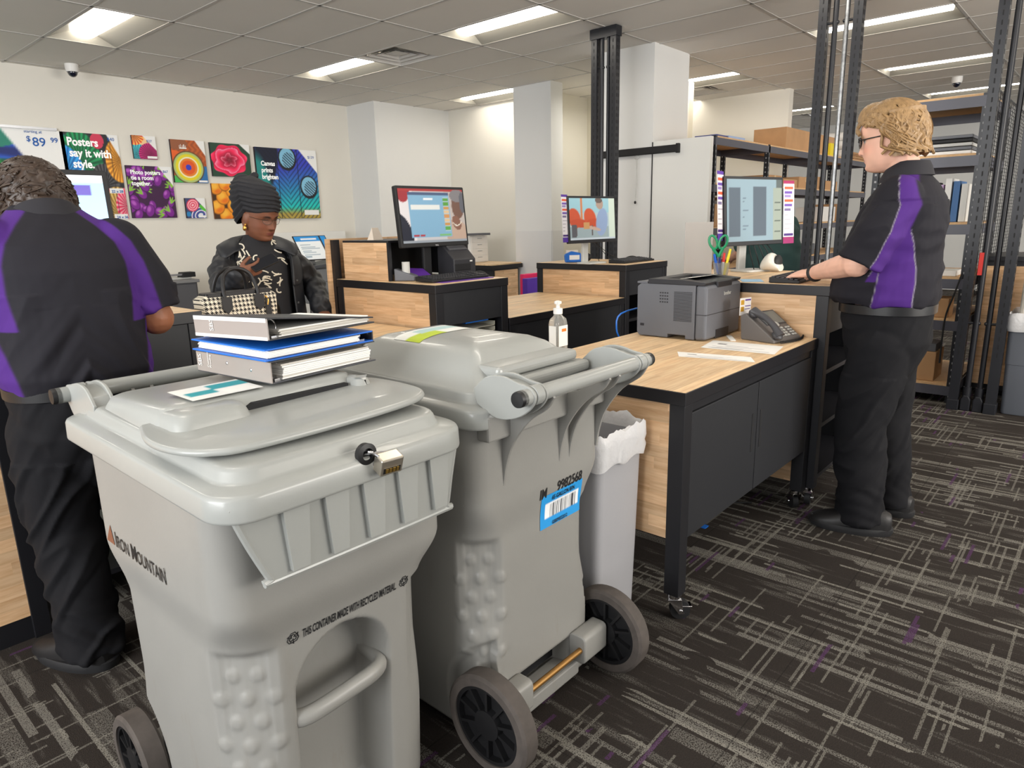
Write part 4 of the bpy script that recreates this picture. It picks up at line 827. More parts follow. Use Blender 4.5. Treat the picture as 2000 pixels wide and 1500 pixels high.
def lid_extras(t, lid):
    dz = .006
    # hood: top slab with two cheeks, slot between them
    def hood(x0, x1, y0, y1, z0, z1, ins, r=.03):
        q = []
        cx, cy = (x0 + x1) / 2, (y0 + y1) / 2
        for f, z in ((0, z0), (.1, z0 + .015), (.45, z1 - .022), (.75, z1 - .006), (1.15, z1 - .001), (1.9, z1 + .001)): q.append([(x, y, z - .018 * max(0, (y + .05) / .3)) for x, y in rrect((x1 - x0) / 2 - ins * f, (y1 - y0) / 2 - ins * f, r, 6, (cx, cy))])
        return q
    h = MB().loft(hood(-.235, .235, -.058, .31, .978, 1.040, .028, .04)).loft(hood(-.232, -.062, -.108, .1, .978, 1.034, .02, .03)).loft(hood(.178, .238, -.10, .1, .978, 1.03, .016, .02)); h.obj('slot_hood', M_LID, t, world=False, sharp=50)
    MB().prism([(-.066, .996), (.18, .996), (.18, 1.018), (-.05, 1.019), (-.066, 1.012)], -.0615, -.02, 'y').obj('slot_shade', M_DARK, t, world=False)  # dark block proud of the hood, imitating the shaded slot opening
    # shelf flap with a rolled rim
    pl = [(-.245, .02), (-.268, -.06), (-.272, -.13), (-.258, -.195), (-.225, -.24), (-.17, -.266), (0, -.28), (.15, -.278), (.225, -.262), (.262, -.22), (.274, -.15), (.27, -.06), (.245, .02)]
    pl = [(p.x, p.y) for p in bez([(a, b, 0) for a, b in pl], 60)]
    r0 = []; n = len(pl)
    rings = [[(x * (1 - k), y * (1 - k) if y < 0 else y, z) for x, y in pl] for k, z in ((.16, .972), (.03, .975), (.0, .979), (-.006, .984), (.0, .989), (.02, .9915), (.3, .9915))]
    rings = [[(x, y, z + .010 * (x + .27) / .54 + .012) for x, y, z in r] for r in rings]
    MB().loft(rings).obj('shelf_flap', M_LID, t, world=False, sharp=60)
    MB().prism([(-.2, -.19), (.19, -.2), (.19, .0), (-.2, .0)], .978, .992).obj('flap_riser', M_LID, t, world=False)
    # ribbed front apron
    a = MB(); o = [(-.252, .93), (-.246, .905), (-.228, .855), (-.205, .80), (-.195, .782), (-.18, .776), (.2, .772), (.214, .78), (.228, .84), (.243, .90), (.25, .93)]
    a.prism(o, -.342, -.330, 'y'); e = bez([(x, -.336, z) for x, z in o], 40); a.tube(e, .0075, 8)
    for k in range(5):
        x = -.145 + k * .083; a.prism([(x - .026, .905), (x + .026, .905), (x + .017, .787), (x - .017, .787)], -.353, -.338, 'y')
    a.obj('front_apron', M_LID, t, world=False, bevel=.004, seg=3)
    d = MB().lathe([(.02, 0), (.021, -.012), (.012, -.014), (.011, -.004), (.001, -.004)], (.005, -.347, .957), 24, 'y'); d.obj('lock_boss', M_HUB, t, world=False)
B1 = cart_bin('grey wheeled shredding cart in front, with binders on its slotted lid', (.715, 1.36, 0), 0, False, .285, .113)
B2 = cart_bin('grey wheeled shredding cart with domed lid and blue barcode label, handle toward viewer', (1.335, 1.383, 0), PI, True)
W1, W2 = mw(B1), mw(B2)
# printing on the carts
M_STK = mat('black_stencil', (26, 26, 28), .6)
def onb(W): 
    return W
def stencil(t, s, size, x, z, side, **kw):
    """lettering wrapped on the body; side: 'front','left','back' in cart space"""
    ax = {'front': ((1, 0, 0), (0, -1, 0), (x, -.5, z), (0, 1, 0)), 'left': ((0, -1, 0), (-1, 0, 0), (-.5, x, z), (1, 0, 0)), 'back': ((-1, 0, 0), (0, 1, 0), (x, .6, z), (0, -1, 0))}[side]
    return text(s, size, M_STK, kw.pop('name', 'lettering'), t, basis(ax[0], ax[1], ax[2]), world=False, onto=BB, dirv=ax[3], **kw)
def recycle(t, x, z, r):
    """three chasing arrows drawn as outlines"""
    def wrap(pts):
        o = []
        for px, pz in pts:
            h = BB.ray_cast(Vector((px, -.6, pz)), Vector((0, 1, 0)), 1.); o.append(tuple(h[0] - Vector((0, .0008, 0))) if h[0] is not None else (px, -.25, pz))
        return o
    m = MB()
    for k in range(3):
        a = math.radians(90 + 120 * k); c, s = math.cos(a), math.sin(a)
        base = [(-.62, .30), (-.30, .80), (.28, .80), (.52, .42), (.72, .55), (.62, -.02), (.1, .16), (.30, .28), (.12, .52), (-.1, .52), (-.36, .12), (-.62, .30)]
        pts = [(x + r * (q[0] * s + q[1] * c) , z + r * (-q[0] * c + q[1] * s)) for q in base]; m.tube(wrap(pts), .0009, 5)
    m.obj('recycling_mark', M_STK, t, world=False)
tw = text_width('THIS CONTAINER MADE WITH RECYCLED MATERIAL.', .027)
stencil(B1, 'THIS CONTAINER MADE WITH RECYCLED MATERIAL.', .027, -.105, .588, 'front', xs=.235 / tw, bold=.0006)
recycle(B1, -.126, .598, .015); recycle(B1, .150, .598, .015)
yy = .205
for s, sz, gap in (('I', .052, .0), ('RON', .042, .012), ('M', .052, .0), ('OUNTAIN', .042, 0)):
    stencil(B1, s, sz, yy, .70, 'left', xs=.74, bold=.0003); yy -= text_width(s, sz, .74) - .004 + gap
stencil(B1, '\u00ae', .016, yy + .008, .724, 'left', xs=.8)
h = []
for py, pz in ((.258, .70), (.212, .70), (.224, .745)):
    q = BB.ray_cast(Vector((-.6, py, pz)), Vector((1, 0, 0)), 1.); h.append(tuple(q[0] - Vector((.0012, 0, 0))))
MB().add(h, [(0, 1, 2)]).obj('emblem', mat('bronze_print', (120, 76, 54), .6), B1, world=False, recalc=False)
stencil(B2, 'IM', .042, .025, .648, 'back', xs=.72, bold=.0008); stencil(B2, '9982568', .042, -.05, .652, 'back', xs=.78, bold=.0008)
def im_lab(U, V):
    g = full(U, (40, 150, 220)); g = over(g, rect(U, V, .1, .92, .26, .74), (238, 240, 242)); r = random.Random(4); x = .2
    while x < .85:
        w = r.choice((.008, .012, .02)); g = over(g, rect(U, V, x, x + w, .28, .7), (40, 44, 52)); x += w + r.choice((.008, .014, .02))
    return g
q = picture('barcode_label', .185, .098, im_lab, M_VC, B2, Matrix.Identity(4), 110, 20, world=False)
ML = basis((-1, 0, 0), (0, 1, 0), (.015, .6, .555))
for v in q.data.vertices:
    p = ML @ v.co; hh = BB.ray_cast(p, Vector((0, -1, 0)), 1.); v.co = hh[0] + Vector((0, .0012, 0))
stencil(B2, '65 GALLON BIN', .018, -.03, .633, 'back', xs=.8, bold=.0004, off=.003, name='label_lettering'); stencil(B2, 'GS8098322012', .014, -.035, .5585, 'back', xs=.8, bold=.0003, off=.003, name='label_lettering')
def im_st(U, V):
    g = full(U, (232, 234, 230)); g = over(g, rect(U, V, 0, .5, .0, .5), (186, 206, 50)); g = over(g, rect(U, V, .3, 1, .45, .9), (176, 206, 206)); return over(g, rect(U, V, 0, 1, .9, 1), (236, 238, 236))
q = picture('lid_sticker', .20, .11, im_st, M_VC, B2, Matrix.Translation((.02, -.07, 1.2)) @ Matrix.Rotation(PI, 4, 'Z') @ Matrix.Translation((-.11, -.05, 0)), 20, 12, world=False)
LB = body_bvh([c for c in B2.children if c.name.startswith('lid')][0].data)
for v in q.data.vertices:
    hh = LB.ray_cast(v.co, Vector((0, 0, -1)), 1.)
    if hh[0] is not None: v.co = hh[0] + Vector((0, 0, .0012))
def im_st2(U, V):
    g = full(U, (226, 226, 222)); g = over(g, rect(U, V, .5, 1, .55, .9) + rect(U, V, .1, .45, .3, .6), (34, 150, 160)); return over(g, rect(U, V, .55, .95, .1, .45), (234, 234, 228))
picture('lid_sticker', .15, .12, im_st2, M_VC, B1, Matrix.Translation((-.16, -.03, 1.0422)), 20, 16, world=False)
# padlock hanging in the boss
t = thing('padlock', 'brass and steel padlock hanging at the front of the slotted lid', 'padlock', tuple(W1 @ Vector((.035, -.372, .915))), 0); c = W1 @ Vector((.037, -.378, .936)); M = Matrix.Translation(c) @ Matrix.Rotation(-.12, 4, 'Z') @ Matrix.Rotation(.35, 4, 'X')
MB().bx(-.024, .024, -.014, .014, -.018, .018, M=M).obj('lock_body', mat('nickel', (206, 198, 184), .3, .9), t, bevel=.003); MB().bx(-.018, .018, -.0148, -.0138, -.012, .0, M=M).obj('dial_plate', M_HUB, t)
b = MB()
for k in range(4): b.bx(-.014 + k * .0075, -.0085 + k * .0075, -.0165, -.0145, -.0105, -.0015, M=M)
b.obj('number_dials', mat('brass', (196, 160, 84), .3, .9), t); MB().tube(bez([(c.x - .018, c.y + .0, c.z + .014), (c.x - .03, c.y + .012, c.z + .026), (c.x - .034, c.y + .028, c.z + .022), (c.x - .024, c.y + .024, c.z + .02), (c.x + .012, c.y + .006, c.z + .016)], 16), .0032, 8).obj('shackle', M_CHROME, t)
# ------------------------------------------------------------------ binders on the lid
ang = math.atan2(.10, .985); BX = Vector((math.cos(ang), math.sin(ang), 0)); BY = Vector((-math.sin(ang), math.cos(ang), 0))
def binder(label, z, h, w, d, cov, spine, spine_text, flip=False, shift=(0, 0), rot=0., open_=0., rivets=False, band=False, tilt=0., fill=.74):
    """w: cover width, d: spine length; spine on the left (-x) unless flip"""
    t = thing('ring_binder', label, 'binder', (.722 + shift[0], 1.325 + shift[1], z + tilt * .28), ang + rot, 'ring binders stacked on the lid'); t.rotation_euler = (-tilt, 0, ang + rot)
    th = .0035; s0 = 0. if not flip else w - th; mc = mat('binder_cover', cov, .4); ms = mat('binder_spine', spine, .35, coat=.3)
    MB().bx(0, w, 0, d, 0, th).obj('back_cover', mc, t, world=False, bevel=.001)
    MB().bx(0, w, 0, d, -th, 0, M=Matrix.Translation((0, 0, h)) @ Matrix.Rotation(-open_, 4, 'Y')).obj('front_cover', mc, t, world=False, bevel=.001)
    s = MB().bx(s0, s0 + th, 0, d, th * .2, h - th * .2).obj('spine', ms, t, world=False, bevel=.001)
    if band: MB().bx(-.001, 0, .002, d - .002, .001, .008).bx(-.001, 0, .002, d - .002, h - .011, h - .002).obj('spine_band', M_WHITE, s, world=False)
    if rivets: MB().sph((-.0005, .07, h * .5), (.002, .004, .004), 10, 6).sph((-.0005, .16, h * .62), (.002, .004, .004), 10, 6).obj('rivet', M_CHROME, s, world=False)
    if spine_text:
        for q, y, sz in spine_text: text(q, sz, M_WHITE, 'lettering', s, basis((0, 0, 1), (-1, 0, 0), (-.0012, y, h * .28)), world=False)
    p0, p1 = (.035, w - .012) if not flip else (.012, w - .04); ph = h * fill; n = max(6, int(ph / .0045)); b = MB()
    for k in range(n):
        jx, jy = R.uniform(-.004, .004), R.uniform(-.003, .004); zz = th + .001 + k * (ph - .004) / n
        b.bx(p0 + jx, p1 + jx, .006 + jy, d - .008, zz, zz + (ph - .004) / n * .9, mi=0 if R.random() > .3 else 1)
    b.obj('papers', [M_PAPER, mat('cream_paper', (206, 202, 194), .8)], t, world=False)
    rg = MB(); xr = .028 if not flip else w - .03
    for k in range(3):
        yy = .03 + k * (d - .06) / 2; rg.tube([(xr + (.014) * math.cos(a), yy, th + h * .42 + h * .36 * math.sin(a)) for a in [2 * PI * q / 14 for q in range(15)]], .0018, 6)
    rg.bx(xr - .012, xr + .012, .012, d - .012, th, th + .004); rg.obj('ring_mechanism', M_CHROME, t, world=False)
    return t
Z0 = 1.0435
binder('bottom taupe binder of the stack with rivets on its spine', Z0, .05, .30, .285, (60, 62, 68), (150, 142, 136), (('SBS', .262, .02), ('Customer\nProofing', .232, .009)), rivets=True)
binder('thin blue binder in the middle of the stack, opening toward the left', Z0 + .0515, .026, .30, .29, (24, 104, 206), (30, 32, 40), None, flip=True, shift=(-.012, -.005), rot=-.02)
binder('top binder of the stack with white banded taupe spine and loose cover', Z0 + .0845, .05, .30, .28, (40, 41, 46), (152, 144, 140), (('SBS', .2, .02),), band=True, shift=(.0, -.005), open_=-.115, tilt=.035, fill=.4)
# ------------------------------------------------------------------ slim waste bin with liner by the counter
t = thing('waste_bin', 'slim tall grey waste bin between the domed cart and the low counter', 'trash can', (1.775, 1.27, 0)); rings = []
for z, q in ((.004, .86), (.02, .88), (.3, .93), (.66, .985), (.685, 1.0), (.69, 1.0)): rings.append([(1.775 + x * q, 1.27 + y * q, z) for x, y in rrect(.132, .16, .03, 5)])
rings += [[(1.775 + x * .95, 1.27 + y * .95, z) for x, y in rrect(.132, .16, .03, 5)] for z in (.69, .5)]
MB().loft(rings, cap1=False).obj('bin_body', mat('grey_waste_bin', (158, 158, 162), .5, bump=(300, .1, .001), var=(4, .04)), t)
rings = []; pl = resample(rrect(.138, .165, .035, 5), 90)
for k, (q, z) in enumerate(((1.015, .62), (1.04, .635), (1.03, .665), (1.05, .69), (1.035, .715), (1.0, .728), (.95, .722), (.92, .69), (.9, .62), (.85, .55))):
    ring = []
    for j, (x, y) in enumerate(pl):
        a = math.atan2(y, x); wv = .010 * noise.noise(Vector((a * 3, k * .55, 1))) + .007 * noise.noise(Vector((a * 9, k * .9, 4))) if 0 < k else .004 * math.sin(a * 9)
        ring.append((1.775 + x * (q + abs(wv) * 2.2), 1.27 + y * (q + abs(wv) * 2.2), z + wv * 1.8))
    rings.append(ring)
M_LINER = mat('white_liner', (226, 226, 228), .35, trans=.25, bump=(40, .5, .006)); MB().loft(rings, cap0=False, cap1=False).solo('bin_liner', M_LINER, 'crumpled white plastic liner folded over the slim grey waste bin', 'trash bag', loc=(1.775, 1.27, .55))
# ------------------------------------------------------------------ people
def remesh(mb, vox, smooth=4, M=None):
    me = mb.mesh('tmp', [], None)
    o = bpy.data.objects.new('tmp', me); COL.objects.link(o)
    r = o.modifiers.new('r', 'REMESH'); r.mode = 'VOXEL'; r.voxel_size = vox
    if smooth: s = o.modifiers.new('s', 'SMOOTH'); s.iterations = smooth; s.factor = .5
    bpy.context.view_layer.update()
    out = bpy.data.meshes.new_from_object(o.evaluated_get(bpy.context.evaluated_depsgraph_get()))
    bpy.data.objects.remove(o); bpy.data.meshes.remove(me); return out
def verts(me): a = np.zeros(len(me.vertices) * 3); me.vertices.foreach_get('co', a); return a.reshape(-1, 3)
def setverts(me, a): me.vertices.foreach_set('co', a.ravel()); me.update()
def normals(me): a = np.zeros(len(me.vertices) * 3); me.vertex_normals.foreach_get('vector', a); return a.reshape(-1, 3)
def colour(me, rgb):
    at = me.color_attributes.new('Col', 'FLOAT_COLOR', 'POINT'); c = np.ones((len(rgb), 4)); c[:, :3] = lin(np.clip(rgb, 0, 255)); at.data.foreach_set('color', c.ravel())
def finish(me, name, m, t):
    me.materials.clear(); me.materials.append(m); me.polygons.foreach_set('use_smooth', [True] * len(me.polygons)); me.name = name; return new(name, me, t)
def wrinkle(me, amp, f):
    """f(p)->height; moves along the normal"""
    a = verts(me); n = normals(me); h = np.array([f(p) for p in a]); setverts(me, a + n * (h * amp)[:, None])
def nz(p, s, q=0): return noise.noise(Vector((p[0] * s[0] + q, p[1] * s[1], p[2] * s[2])))
HT = np.array([ # z, front, back, half width  (cm, chin = 0)
 [-1.2, 3.0, 1.0, 1.6], [-.6, 6.6, 1.8, 3.0], [.4, 8.6, 2.6, 4.0], [1.6, 9.1, 4.0, 4.9], [3., 8.8, 5.6, 5.6], [4.2, 9.1, 6.8, 6.0], [5.5, 9.1, 7.6, 6.4], [7, 9.2, 8.4, 6.8], [9, 9.1, 9.2, 7.1], [11, 8.9, 9.8, 7.3], [13, 9.6, 10.1, 7.5], [15.5, 9.6, 10.2, 7.6], [18, 8.6, 9.5, 7.2], [20, 6.8, 7.9, 6.1], [21.6, 4.2, 5.2, 4.2], [22.4, 1.6, 2., 1.6]])
def head(mb, M, wide=1., nose=1., lips=1., jaw=0.):
    NZ, NA = 64, 72; zs = np.linspace(-1.2, 22.4, NZ); rings = []
    for z in zs:
        F, B, W = (np.interp(z, HT[:, 0], HT[:, k]) for k in (1, 2, 3)); W *= wide * (1 + jaw * math.exp(-((z - 3) / 3.5) ** 2)); ring = []
        for k in range(NA):
            a = 2 * PI * k / NA; c, s = math.cos(a), math.sin(a); e = .86
            x = (F if c > 0 else B) * math.copysign(abs(c) ** e, c); y = W * math.copysign(abs(s) ** e, s)
            if c > 0:
                zn = (z - 7.4); nw = 1.25 if z < 9 else .8
                am = 2.5 * math.exp(-(zn / 1.3) ** 2) if zn < 0 else 2.5 * max(0, 1 - zn / 6.2) ** 1.15
                x += nose * am * math.exp(-(y / nw) ** 2) + nose * .7 * math.exp(-((abs(y) - 1.25) / .6) ** 2 - ((z - 7.2) / .8) ** 2)
                x -= .85 * math.exp(-((abs(y) - 3.1) / 1.5) ** 2 - ((z - 11.2) / 1.2) ** 2); x += .55 * math.exp(-((abs(y) - 3.1) / 1.1) ** 2 - ((z - 11.0) / .7) ** 2)
                x += .35 * math.exp(-((abs(y) - 2.8) / 2.2) ** 2 - ((z - 12.8) / .7) ** 2)
                x += lips * (.55 * math.exp(-(y / 2.1) ** 2 - ((z - 4.75) / .42) ** 2) + .6 * math.exp(-(y / 1.9) ** 2 - ((z - 3.75) / .45) ** 2)) - .3 * math.exp(-(y / 2.2) ** 2 - ((z - 4.25) / .22) ** 2)
                x += .3 * math.exp(-((abs(y) - 4.4) / 1.6) ** 2 - ((z - 8.2) / 1.8) ** 2) + .3 * math.exp(-(y / 1.8) ** 2 - ((z - 1.2) / 1.1) ** 2) - .25 * math.exp(-(y / 2.5) ** 2 - ((z - 2.5) / .5) ** 2)
            ring.append(M @ Vector((x / 100, y / 100, z / 100)))
        rings.append(ring)
    mb.loft(rings)
    for s in (-1, 1): mb.sph((-.004, s * .074 * wide, .095), (.018, .008, .032), 14, 10, M=M @ Matrix.Rotation(.0, 4, 'Z')).sph((-.012, s * .080 * wide, .101), (.012, .005, .024), 12, 8, M=M)
def hand(mb, W, f, n, right=True, s=1., curl=(.35, .55, .45), thumb=.5, spread=.05):
    W = Vector(W); f = Vector(f).normalized(); n = Vector(n); n = (n - f * n.dot(f)).normalized(); l = n.cross(f) * (1 if right else -1)   # l: toward the thumb
    P = lambda a, b, c: W + (f * a + l * b + n * c) * s
    mb.loft([[P(a, w * math.cos(q) + o, h * math.sin(q)) for q in [2 * PI * k / 14 for k in range(14)]] for a, w, h, o in ((-.01, .026, .02, 0), (.015, .030, .018, 0), (.05, .040, .016, .002), (.085, .041, .013, .0), (.097, .036, .009, 0))])
    for k, (b, L, r) in enumerate(((.030, .072, .0088), (.010, .080, .0092), (-.011, .074, .0088), (-.031, .058, .0078))):
        p = P(.062, b * .9, 0); d = (f + l * (b * 1.6 + spread * (1 - k * .66) * .5)).normalized(); pts = [p, P(.09, b, .002)]; a = 0.
        for sg, c in zip((.44, .32, .26), curl):
            a += c; dd = d * math.cos(a) - n * math.sin(a); pts.append(pts[-1] + dd * L * sg * s)
        mb.tube(pts, [r * s * q for q in (.9, 1.08, 1.0, .92, .7)], 10); mb.sph(pts[-1], r * .72 * s, 8, 6); mb.sph(pts[1], r * 1.1 * s, 8, 6)
    p0 = P(.018, .022, -.006); d = (f * .62 + l * .75 - n * .3).normalized(); p1 = p0 + d * .036 * s; d2 = (f * (1 - thumb * .2) + l * (.45 - thumb * .5) - n * thumb).normalized(); p2 = p1 + d2 * .032 * s; p3 = p2 + (d2 + f * .2).normalized() * .026 * s
    mb.tube([p0, p1, p2, p3], [.014 * s, .0115 * s, .0105 * s, .008 * s], 10); mb.sph(p3, .0082 * s, 8, 6)
def limb(mb, pts, rs, n=14):
    q = [Vector(p) for p in pts]; mb.tube(q, rs, n)
    for p, r in zip(q, rs): mb.sph(p, r if not isinstance(r, tuple) else min(r), n, 8)
def sleeve(mb, pts, rs, n=24):
    q = [Vector(p) for p in pts]; mb.tube(q, rs, n)
    for p, r in list(zip(q, rs))[:-1]: mb.sph(p, r, n, 12)
def torso(mb, sec, n=40):
    """sec: (x, y, z, half_depth, half_width, squareness)"""
    rings = []
    for x, y, z, d, w, e in sec: rings.append([(x + d * math.copysign(abs(math.cos(a)) ** e, math.cos(a)), y + w * math.copysign(abs(math.sin(a)) ** e, math.sin(a)), z) for a in [2 * PI * k / n for k in range(n)]])
    return mb.loft(rings)
def headM(pos, yaw, pitch, roll=0., s=1.): return Matrix.Translation(pos) @ Matrix.Rotation(yaw, 4, 'Z') @ Matrix.Rotation(pitch, 4, 'Y') @ Matrix.Rotation(roll, 4, 'X') @ Matrix.Scale(s, 4)
def skin_colours(me, M, base, lip, brow, blush, iris=(70, 60, 50), open_=1.):
    a = verts(me); Mi = np.array(M.inverted()); h = (np.c_[a, np.ones(len(a))] @ Mi.T)[:, :3] * 100; x, y, z = h.T; f = (x > 4) & (z > -1) & (z < 22) & (np.abs(y) < 8)
    c = np.ones((len(a), 3)) * np.array(base, float); n = np.array([nz(p, (30, 30, 30)) for p in a]); c *= (1 + .05 * n)[:, None]
    def put(w, col): nonlocal c; w = np.clip(w * f, 0, 1)[:, None]; c = c * (1 - w) + w * np.array(col, float)
    put(.5 * np.exp(-((np.abs(y) - 4.2) / 1.9) ** 2 - ((z - 8) / 1.8) ** 2) + .35 * np.exp(-(y / 1.5) ** 2 - ((z - 7.2) / 1.) ** 2), blush)
    put(1.1 * np.exp(-(y / 2.0) ** 4 - ((z - 4.25) / .75) ** 4), lip); put(.8 * np.exp(-(y / 2.1) ** 4 - ((z - 4.28) / .14) ** 2), np.array(lip) * .45)
    put(1.1 * np.exp(-((np.abs(y) - 3.1) / 1.6) ** 4 - ((z - 13.0 + .12 * (np.abs(y) - 3.1) ** 2) / .42) ** 2), brow)
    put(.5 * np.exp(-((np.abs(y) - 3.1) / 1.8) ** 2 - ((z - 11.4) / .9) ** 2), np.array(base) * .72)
    if open_ > .3: put(1. * np.exp(-((np.abs(y) - 3.1) / 1.2) ** 4 - ((z - 11.0) / (.5 * open_)) ** 4), (226, 220, 214)); put(1.2 * np.exp(-((np.abs(y) - 3.1) / .55) ** 4 - ((z - 11.0) / (.5 * open_)) ** 4), iris)
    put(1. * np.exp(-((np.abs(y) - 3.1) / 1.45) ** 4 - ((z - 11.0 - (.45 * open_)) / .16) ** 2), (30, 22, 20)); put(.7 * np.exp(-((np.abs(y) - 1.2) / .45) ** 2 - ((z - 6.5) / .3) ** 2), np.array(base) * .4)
    colour(me, c)
def glasses(t, M, col, r=.023, thick=.0022, hgt=.017, metal=0.):
    b = MB(); zc = .109
    for s in (-1, 1):
        pts = [M @ Vector((.104 - .012 * (abs(math.cos(a)) * .0) - .02 * ((.033 * s + r * math.cos(a)) / .06) ** 2, s * .033 + r * math.cos(a), zc + hgt * math.sin(a))) for a in [2 * PI * k / 24 for k in range(25)]]; b.tube(pts, thick, 6)
        b.tube([M @ Vector((.094, s * .057, zc + .006)), M @ Vector((.05, s * .076, zc + .004)), M @ Vector((-.01, s * .079, zc + .002)), M @ Vector((-.03, s * .078, zc - .02))], thick * .9, 6)
    b.tube([M @ Vector((.103, -.012, zc + .006)), M @ Vector((.108, 0, zc + .009)), M @ Vector((.103, .012, zc + .006))], thick, 6)
    g = b.obj('glasses', mat('spectacle_frame', col, .3, metal), t, world=False)
    l = MB()
    for s in (-1, 1): l.add([M @ Vector((.1035 - .02 * ((.033 * s + r * math.cos(a)) / .06) ** 2, s * .033 + r * math.cos(a), zc + hgt * math.sin(a))) for a in [2 * PI * k / 20 for k in range(20)]], [tuple(range(20))])
    l.obj('lens', mat('spectacle_lens', (235, 240, 240), .03, trans=.95, ior=1.1, alpha=.25), g, world=False)
def shoe(t, heel, yaw, L=.30, W=.105, H=.10, boot=0.):
    M = Matrix.Translation(heel) @ Matrix.Rotation(yaw, 4, 'Z'); so = []
    for z, q in ((.0, .97), (.012, 1.0), (.028, 1.0), (.032, .96)):
        o = []
        for k in range(32):
            a = 2 * PI * k / 32; c, s = math.cos(a), math.sin(a); u = .5 + .5 * c; w = W / 2 * (.80 + .30 * math.sin(PI * min(1, u * .9 + .12))) * (1 if c < .4 else .98)
            o.append((L * (.5 + .5 * math.copysign(abs(c) ** .8, c) * q), w * q * math.copysign(abs(s) ** .75, s) + .006 * u, z + (.012 * max(0, u - .82) / .18)))
        so.append(o)
    up = []
    for x, w, h in ((.006, .028, .09 + boot), (.03, .040, .106 + boot), (.08, .044, .115 + boot), (.115, .047, .112 + boot * .7), (.16, .050, .096), (.21, .052, .076), (.255, .047, .064), (.285, .032, .052), (.297, .013, .042)):
        x *= L / .30; w *= W / .105; up.append([(x, w * math.copysign(abs(math.cos(a)) ** .8, math.cos(a)) + .006 * x / L, .026 + (h - .026) * max(0, math.sin(a)) ** .7) for a in [PI * k / 14 for k in range(15)]])
    s = MB().loft(up, closed=False, cap0=True, cap1=True, M=M).obj('shoe', mat('black_leather', (26, 25, 26), .5, bump=(60, .3, .002)), t, world=False, sub=1)
    MB().loft(so, M=M).obj('sole', M_RUB, s, world=False)
    b = MB()
    for k in range(4): x = L * (.42 + .07 * k); b.tube([(x, -.03, .082 - .008 * k), (x + .01, 0, .096 - .01 * k), (x, .03, .082 - .008 * k)], .003, 5, M=M)
    b.obj('laces', M_INK, s, world=False)
M_SKIN = vcmat('skin', .5, bump=(300, .15, .0006), spec=.35); M_SHIRT = vcmat('polo_knit', .8, bump=(700, .25, .0008), spec=.2)
M_TROU = mat('black_trousers', (23, 23, 26), .85, var=(6, .1), bump=(400, .2, .0008), spec=.2); M_BELT = mat('black_belt', (24, 24, 26), .35)
def hair_locks(mb, M, starts, length, wave, r, sink=.0):
    """locks that follow the skull: start (azimuth, elevation), direction of flow"""
    for az, el, flow, L in starts:
        pts = []; a, e = az, el
        for k in range(9):
            u = k / 8; e2 = e - L * u; a2 = a + flow * u + wave * math.sin(u * 7 + az * 5 + el * 9) * (.4 + u)
            ce, se = math.cos(e2), math.sin(e2); R0 = (.118 if math.cos(a2) > 0 else .122); x = R0 * ce * math.cos(a2) - .004; y = .098 * ce * math.sin(a2); z = .118 + .122 * se
            if e2 < -.35: z = .118 + .122 * math.sin(-.35) - (-.35 - e2) * .09; x = (R0 * math.cos(-.35)) * math.cos(a2) * (1 + .22 * (-.35 - e2)); y = .098 * math.cos(-.35) * math.sin(a2)
            pts.append(M @ Vector((x, y, z)))
        mb.tube(pts, [(r * (.6 + .6 * math.sin(PI * (.12 + .8 * k / 8))), r * .55) for k in range(9)], 6)

# ---- the blond worker at the right-hand counter, in profile
t = thing('person', 'blond person in glasses and black and purple polo typing at the tall counter', 'person', (3.27, .72, 0), math.radians(92)); PR = t
HM = headM((.045, .0, 1.555), .02, .16, 0, 1.12)
b = MB(); head(b, HM, 1.0, .9, .7, .10)
limb(b, [(.02, 0, 1.60), (-.01, 0, 1.50), (-.02, 0, 1.44)], [.062, .062, .075])
torso(b, [(0, 0, .95, .13, .16, .9), (.01, 0, 1.1, .15, .17, .9), (-.01, 0, 1.25, .13, .17, .9), (-.02, 0, 1.4, .11, .18, .9), (-.02, 0, 1.48, .06, .12, .9)])
WL = Vector((.335, -.035, 1.112)); EL = Vector((.10, .225, 1.175)); WR = Vector((.345, -.225, 1.112)); ER = Vector((.13, -.25, 1.18))
limb(b, [(-.02, .19, 1.44), EL], [.062, .056]); limb(b, [EL, EL.lerp(WL, .35), WL], [.052, .05, .031]); limb(b, [(-.02, -.19, 1.44), ER], [.062, .056]); limb(b, [ER, ER.lerp(WR, .35), WR], [.052, .05, .031])
hand(b, WL, (.9, -.28, -.12), (.0, .25, 1), False, 1.0, (.25, .4, .3)); hand(b, WR, (.9, .2, -.12), (0, -.2, 1), True, 1.0, (.25, .4, .3))
for s in (-1, 1): limb(b, [(0, s * .09, .93), (.03, s * .10, .5), (-.02, s * .11, .09)], [.085, .06, .042])
me = remesh(b, .0045, 3); skin_colours(me, HM, (226, 178, 156), (206, 130, 120), (176, 140, 96), (226, 150, 130), (90, 120, 140)); finish(me, 'body', M_SKIN, t)
